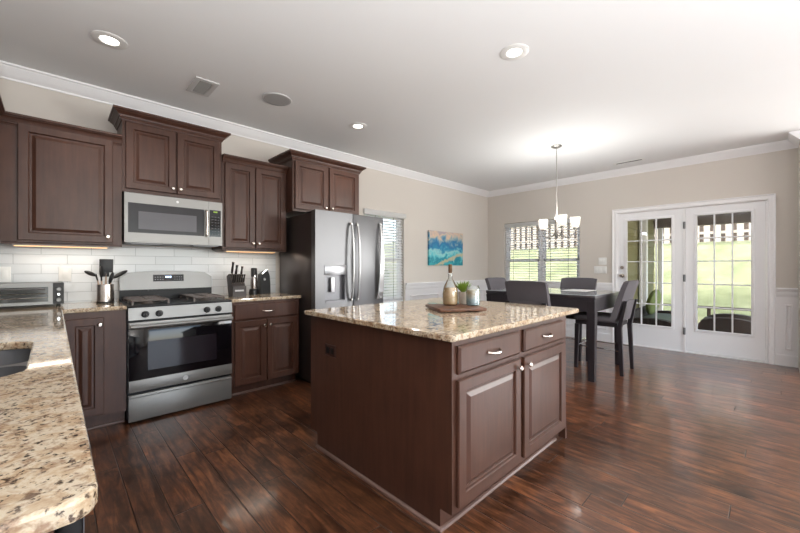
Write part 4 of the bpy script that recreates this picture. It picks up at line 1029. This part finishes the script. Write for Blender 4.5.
sp = MB().lathe([(0, -.010), (.08, -.010), (.112, -.008), (.112, -.0005), (0, -.0005)], (1.463, 3.13, ZC), 40)
v = thing('ceiling_speaker', 'round grey speaker grille in the ceiling', 'speaker', (1.463, 3.13, ZC))
link('grille', sp, plain('speaker_mesh', (168, 168, 168), .7, noise=.15, scale=300), v)
link('rim', MB().lathe([(.113, -.009), (.124, -.008), (.127, -.0005), (.113, -.0005)], (1.463, 3.13, ZC), 40), plain('speaker_rim', (190, 190, 190), .5), v)

# chandelier
hx, hy_ = 4.576, 1.885
cl = thing('chandelier', 'nickel chandelier with three white glass shades over the dining table', 'chandelier', (hx, hy_, ZC))
NICK = plain('brushed_nickel', (175, 170, 165), .3, .9)
link('canopy', MB().lathe([(0, -.0005), (.062, -.0005), (.064, -.012), (.04, -.026), (.012, -.03), (0, -.03)], (hx, hy_, ZC), 28), NICK, cl)
cn = MB(); z = ZC - .03
cn.tube([(hx, hy_, ZC - .03), (hx, hy_, 2.06)], .005, 8)
link('rod', cn, NICK, cl)
link('column', MB().lathe([(0, 2.06), (.009, 2.06), (.012, 2.03), (.009, 2.01), (.016, 1.95), (.012, 1.90), (.017, 1.8), (.012, 1.70), (.024, 1.645), (.03, 1.62), (.02, 1.59), (.010, 1.575), (0, 1.56)], (hx, hy_, 0), 20), NICK, cl)
Rv = Vector((math.sin(YAW), -math.cos(YAW), 0)); Fv = Vector((math.cos(YAW), math.sin(YAW), 0))
GLOW, gn, gl, gb = nm('lit_frosted_glass')
gb.inputs['Base Color'].default_value = (.85, .84, .8, 1); gb.inputs['Emission Color'].default_value = (1, .95, .86, 1); gb.inputs['Emission Strength'].default_value = .35
gt = gn.new('ShaderNodeBsdfTranslucent'); gt.inputs[0].default_value = (.9, .88, .84, 1); gm = gn.new('ShaderNodeMixShader'); gm.inputs[0].default_value = .55
gl.new(gb.outputs[0], gm.inputs[1]); gl.new(gt.outputs[0], gm.inputs[2]); gl.new(gm.outputs[0], gn['Material Output'].inputs[0])
for deg in (-8, 112, 262):
    d = Rv * math.cos(math.radians(deg)) + Fv * math.sin(math.radians(deg)); c0 = Vector((hx, hy_, 0)); q = lambda r, z: c0 + d * r + Vector((0, 0, z))
    link('arm', MB().tube([q(.015, 1.66), q(.06, 1.605), (q(.12, 1.585)), q(.18, 1.60), q(.215, 1.64), q(.225, 1.69)], .0065, 10), NICK, cl)
    e = q(.225, 1.69)
    sh = link('shade', MB().lathe([(.02, .012), (.04, .025), (.052, .06), (.056, .10), (.058, .145), (.055, .145), (.053, .10), (.049, .062), (.037, .03), (.018, .018)], e, 28), GLOW, cl)
    link('socket', MB().lathe([(0, -.004), (.026, -.004), (.03, .004), (.018, .012), (.016, .04), (0, .04)], e, 18), NICK, sh)
    l = bpy.data.lights.new('chandelier_bulb', 'POINT'); l.energy = 8; l.shadow_soft_size = .035; l.color = (1, .98, .94)
    o = bpy.data.objects.new('chandelier_bulb', l); COL.objects.link(o); o.location = e + Vector((0, 0, .15))

# under-cabinet lights
def ucl(label, x0, x1, en):
    t = thing('undercabinet_light', label, 'cabinet light', ((x0 + x1) / 2, 3.86, 1.385), 'lights under the upper cabinets')
    link('housing', MB().box(x0, x1, 3.83, 3.89, 1.368, 1.3845, .003), PLASTW, t)
    link('diffuser', MB().box(x0 + .01, x1 - .01, 3.84, 3.88, 1.365, 1.3678), emis('warm_diffuser', (255, 200, 140), 1.6), t)
    l = bpy.data.lights.new('undercabinet_lamp', 'AREA'); l.shape = 'RECTANGLE'; l.size = x1 - x0 - .02; l.size_y = .04; l.energy = en; l.color = (1, .93, .82)
    o = bpy.data.objects.new('undercabinet_lamp', l); COL.objects.link(o); o.location = ((x0 + x1) / 2, 3.86, 1.362)
ucl('slim warm light strip under the cabinet above the toaster oven', -.22, .33, .8)
ucl('slim warm light strip under the cabinet right of the microwave', 1.26, 1.78, .8)
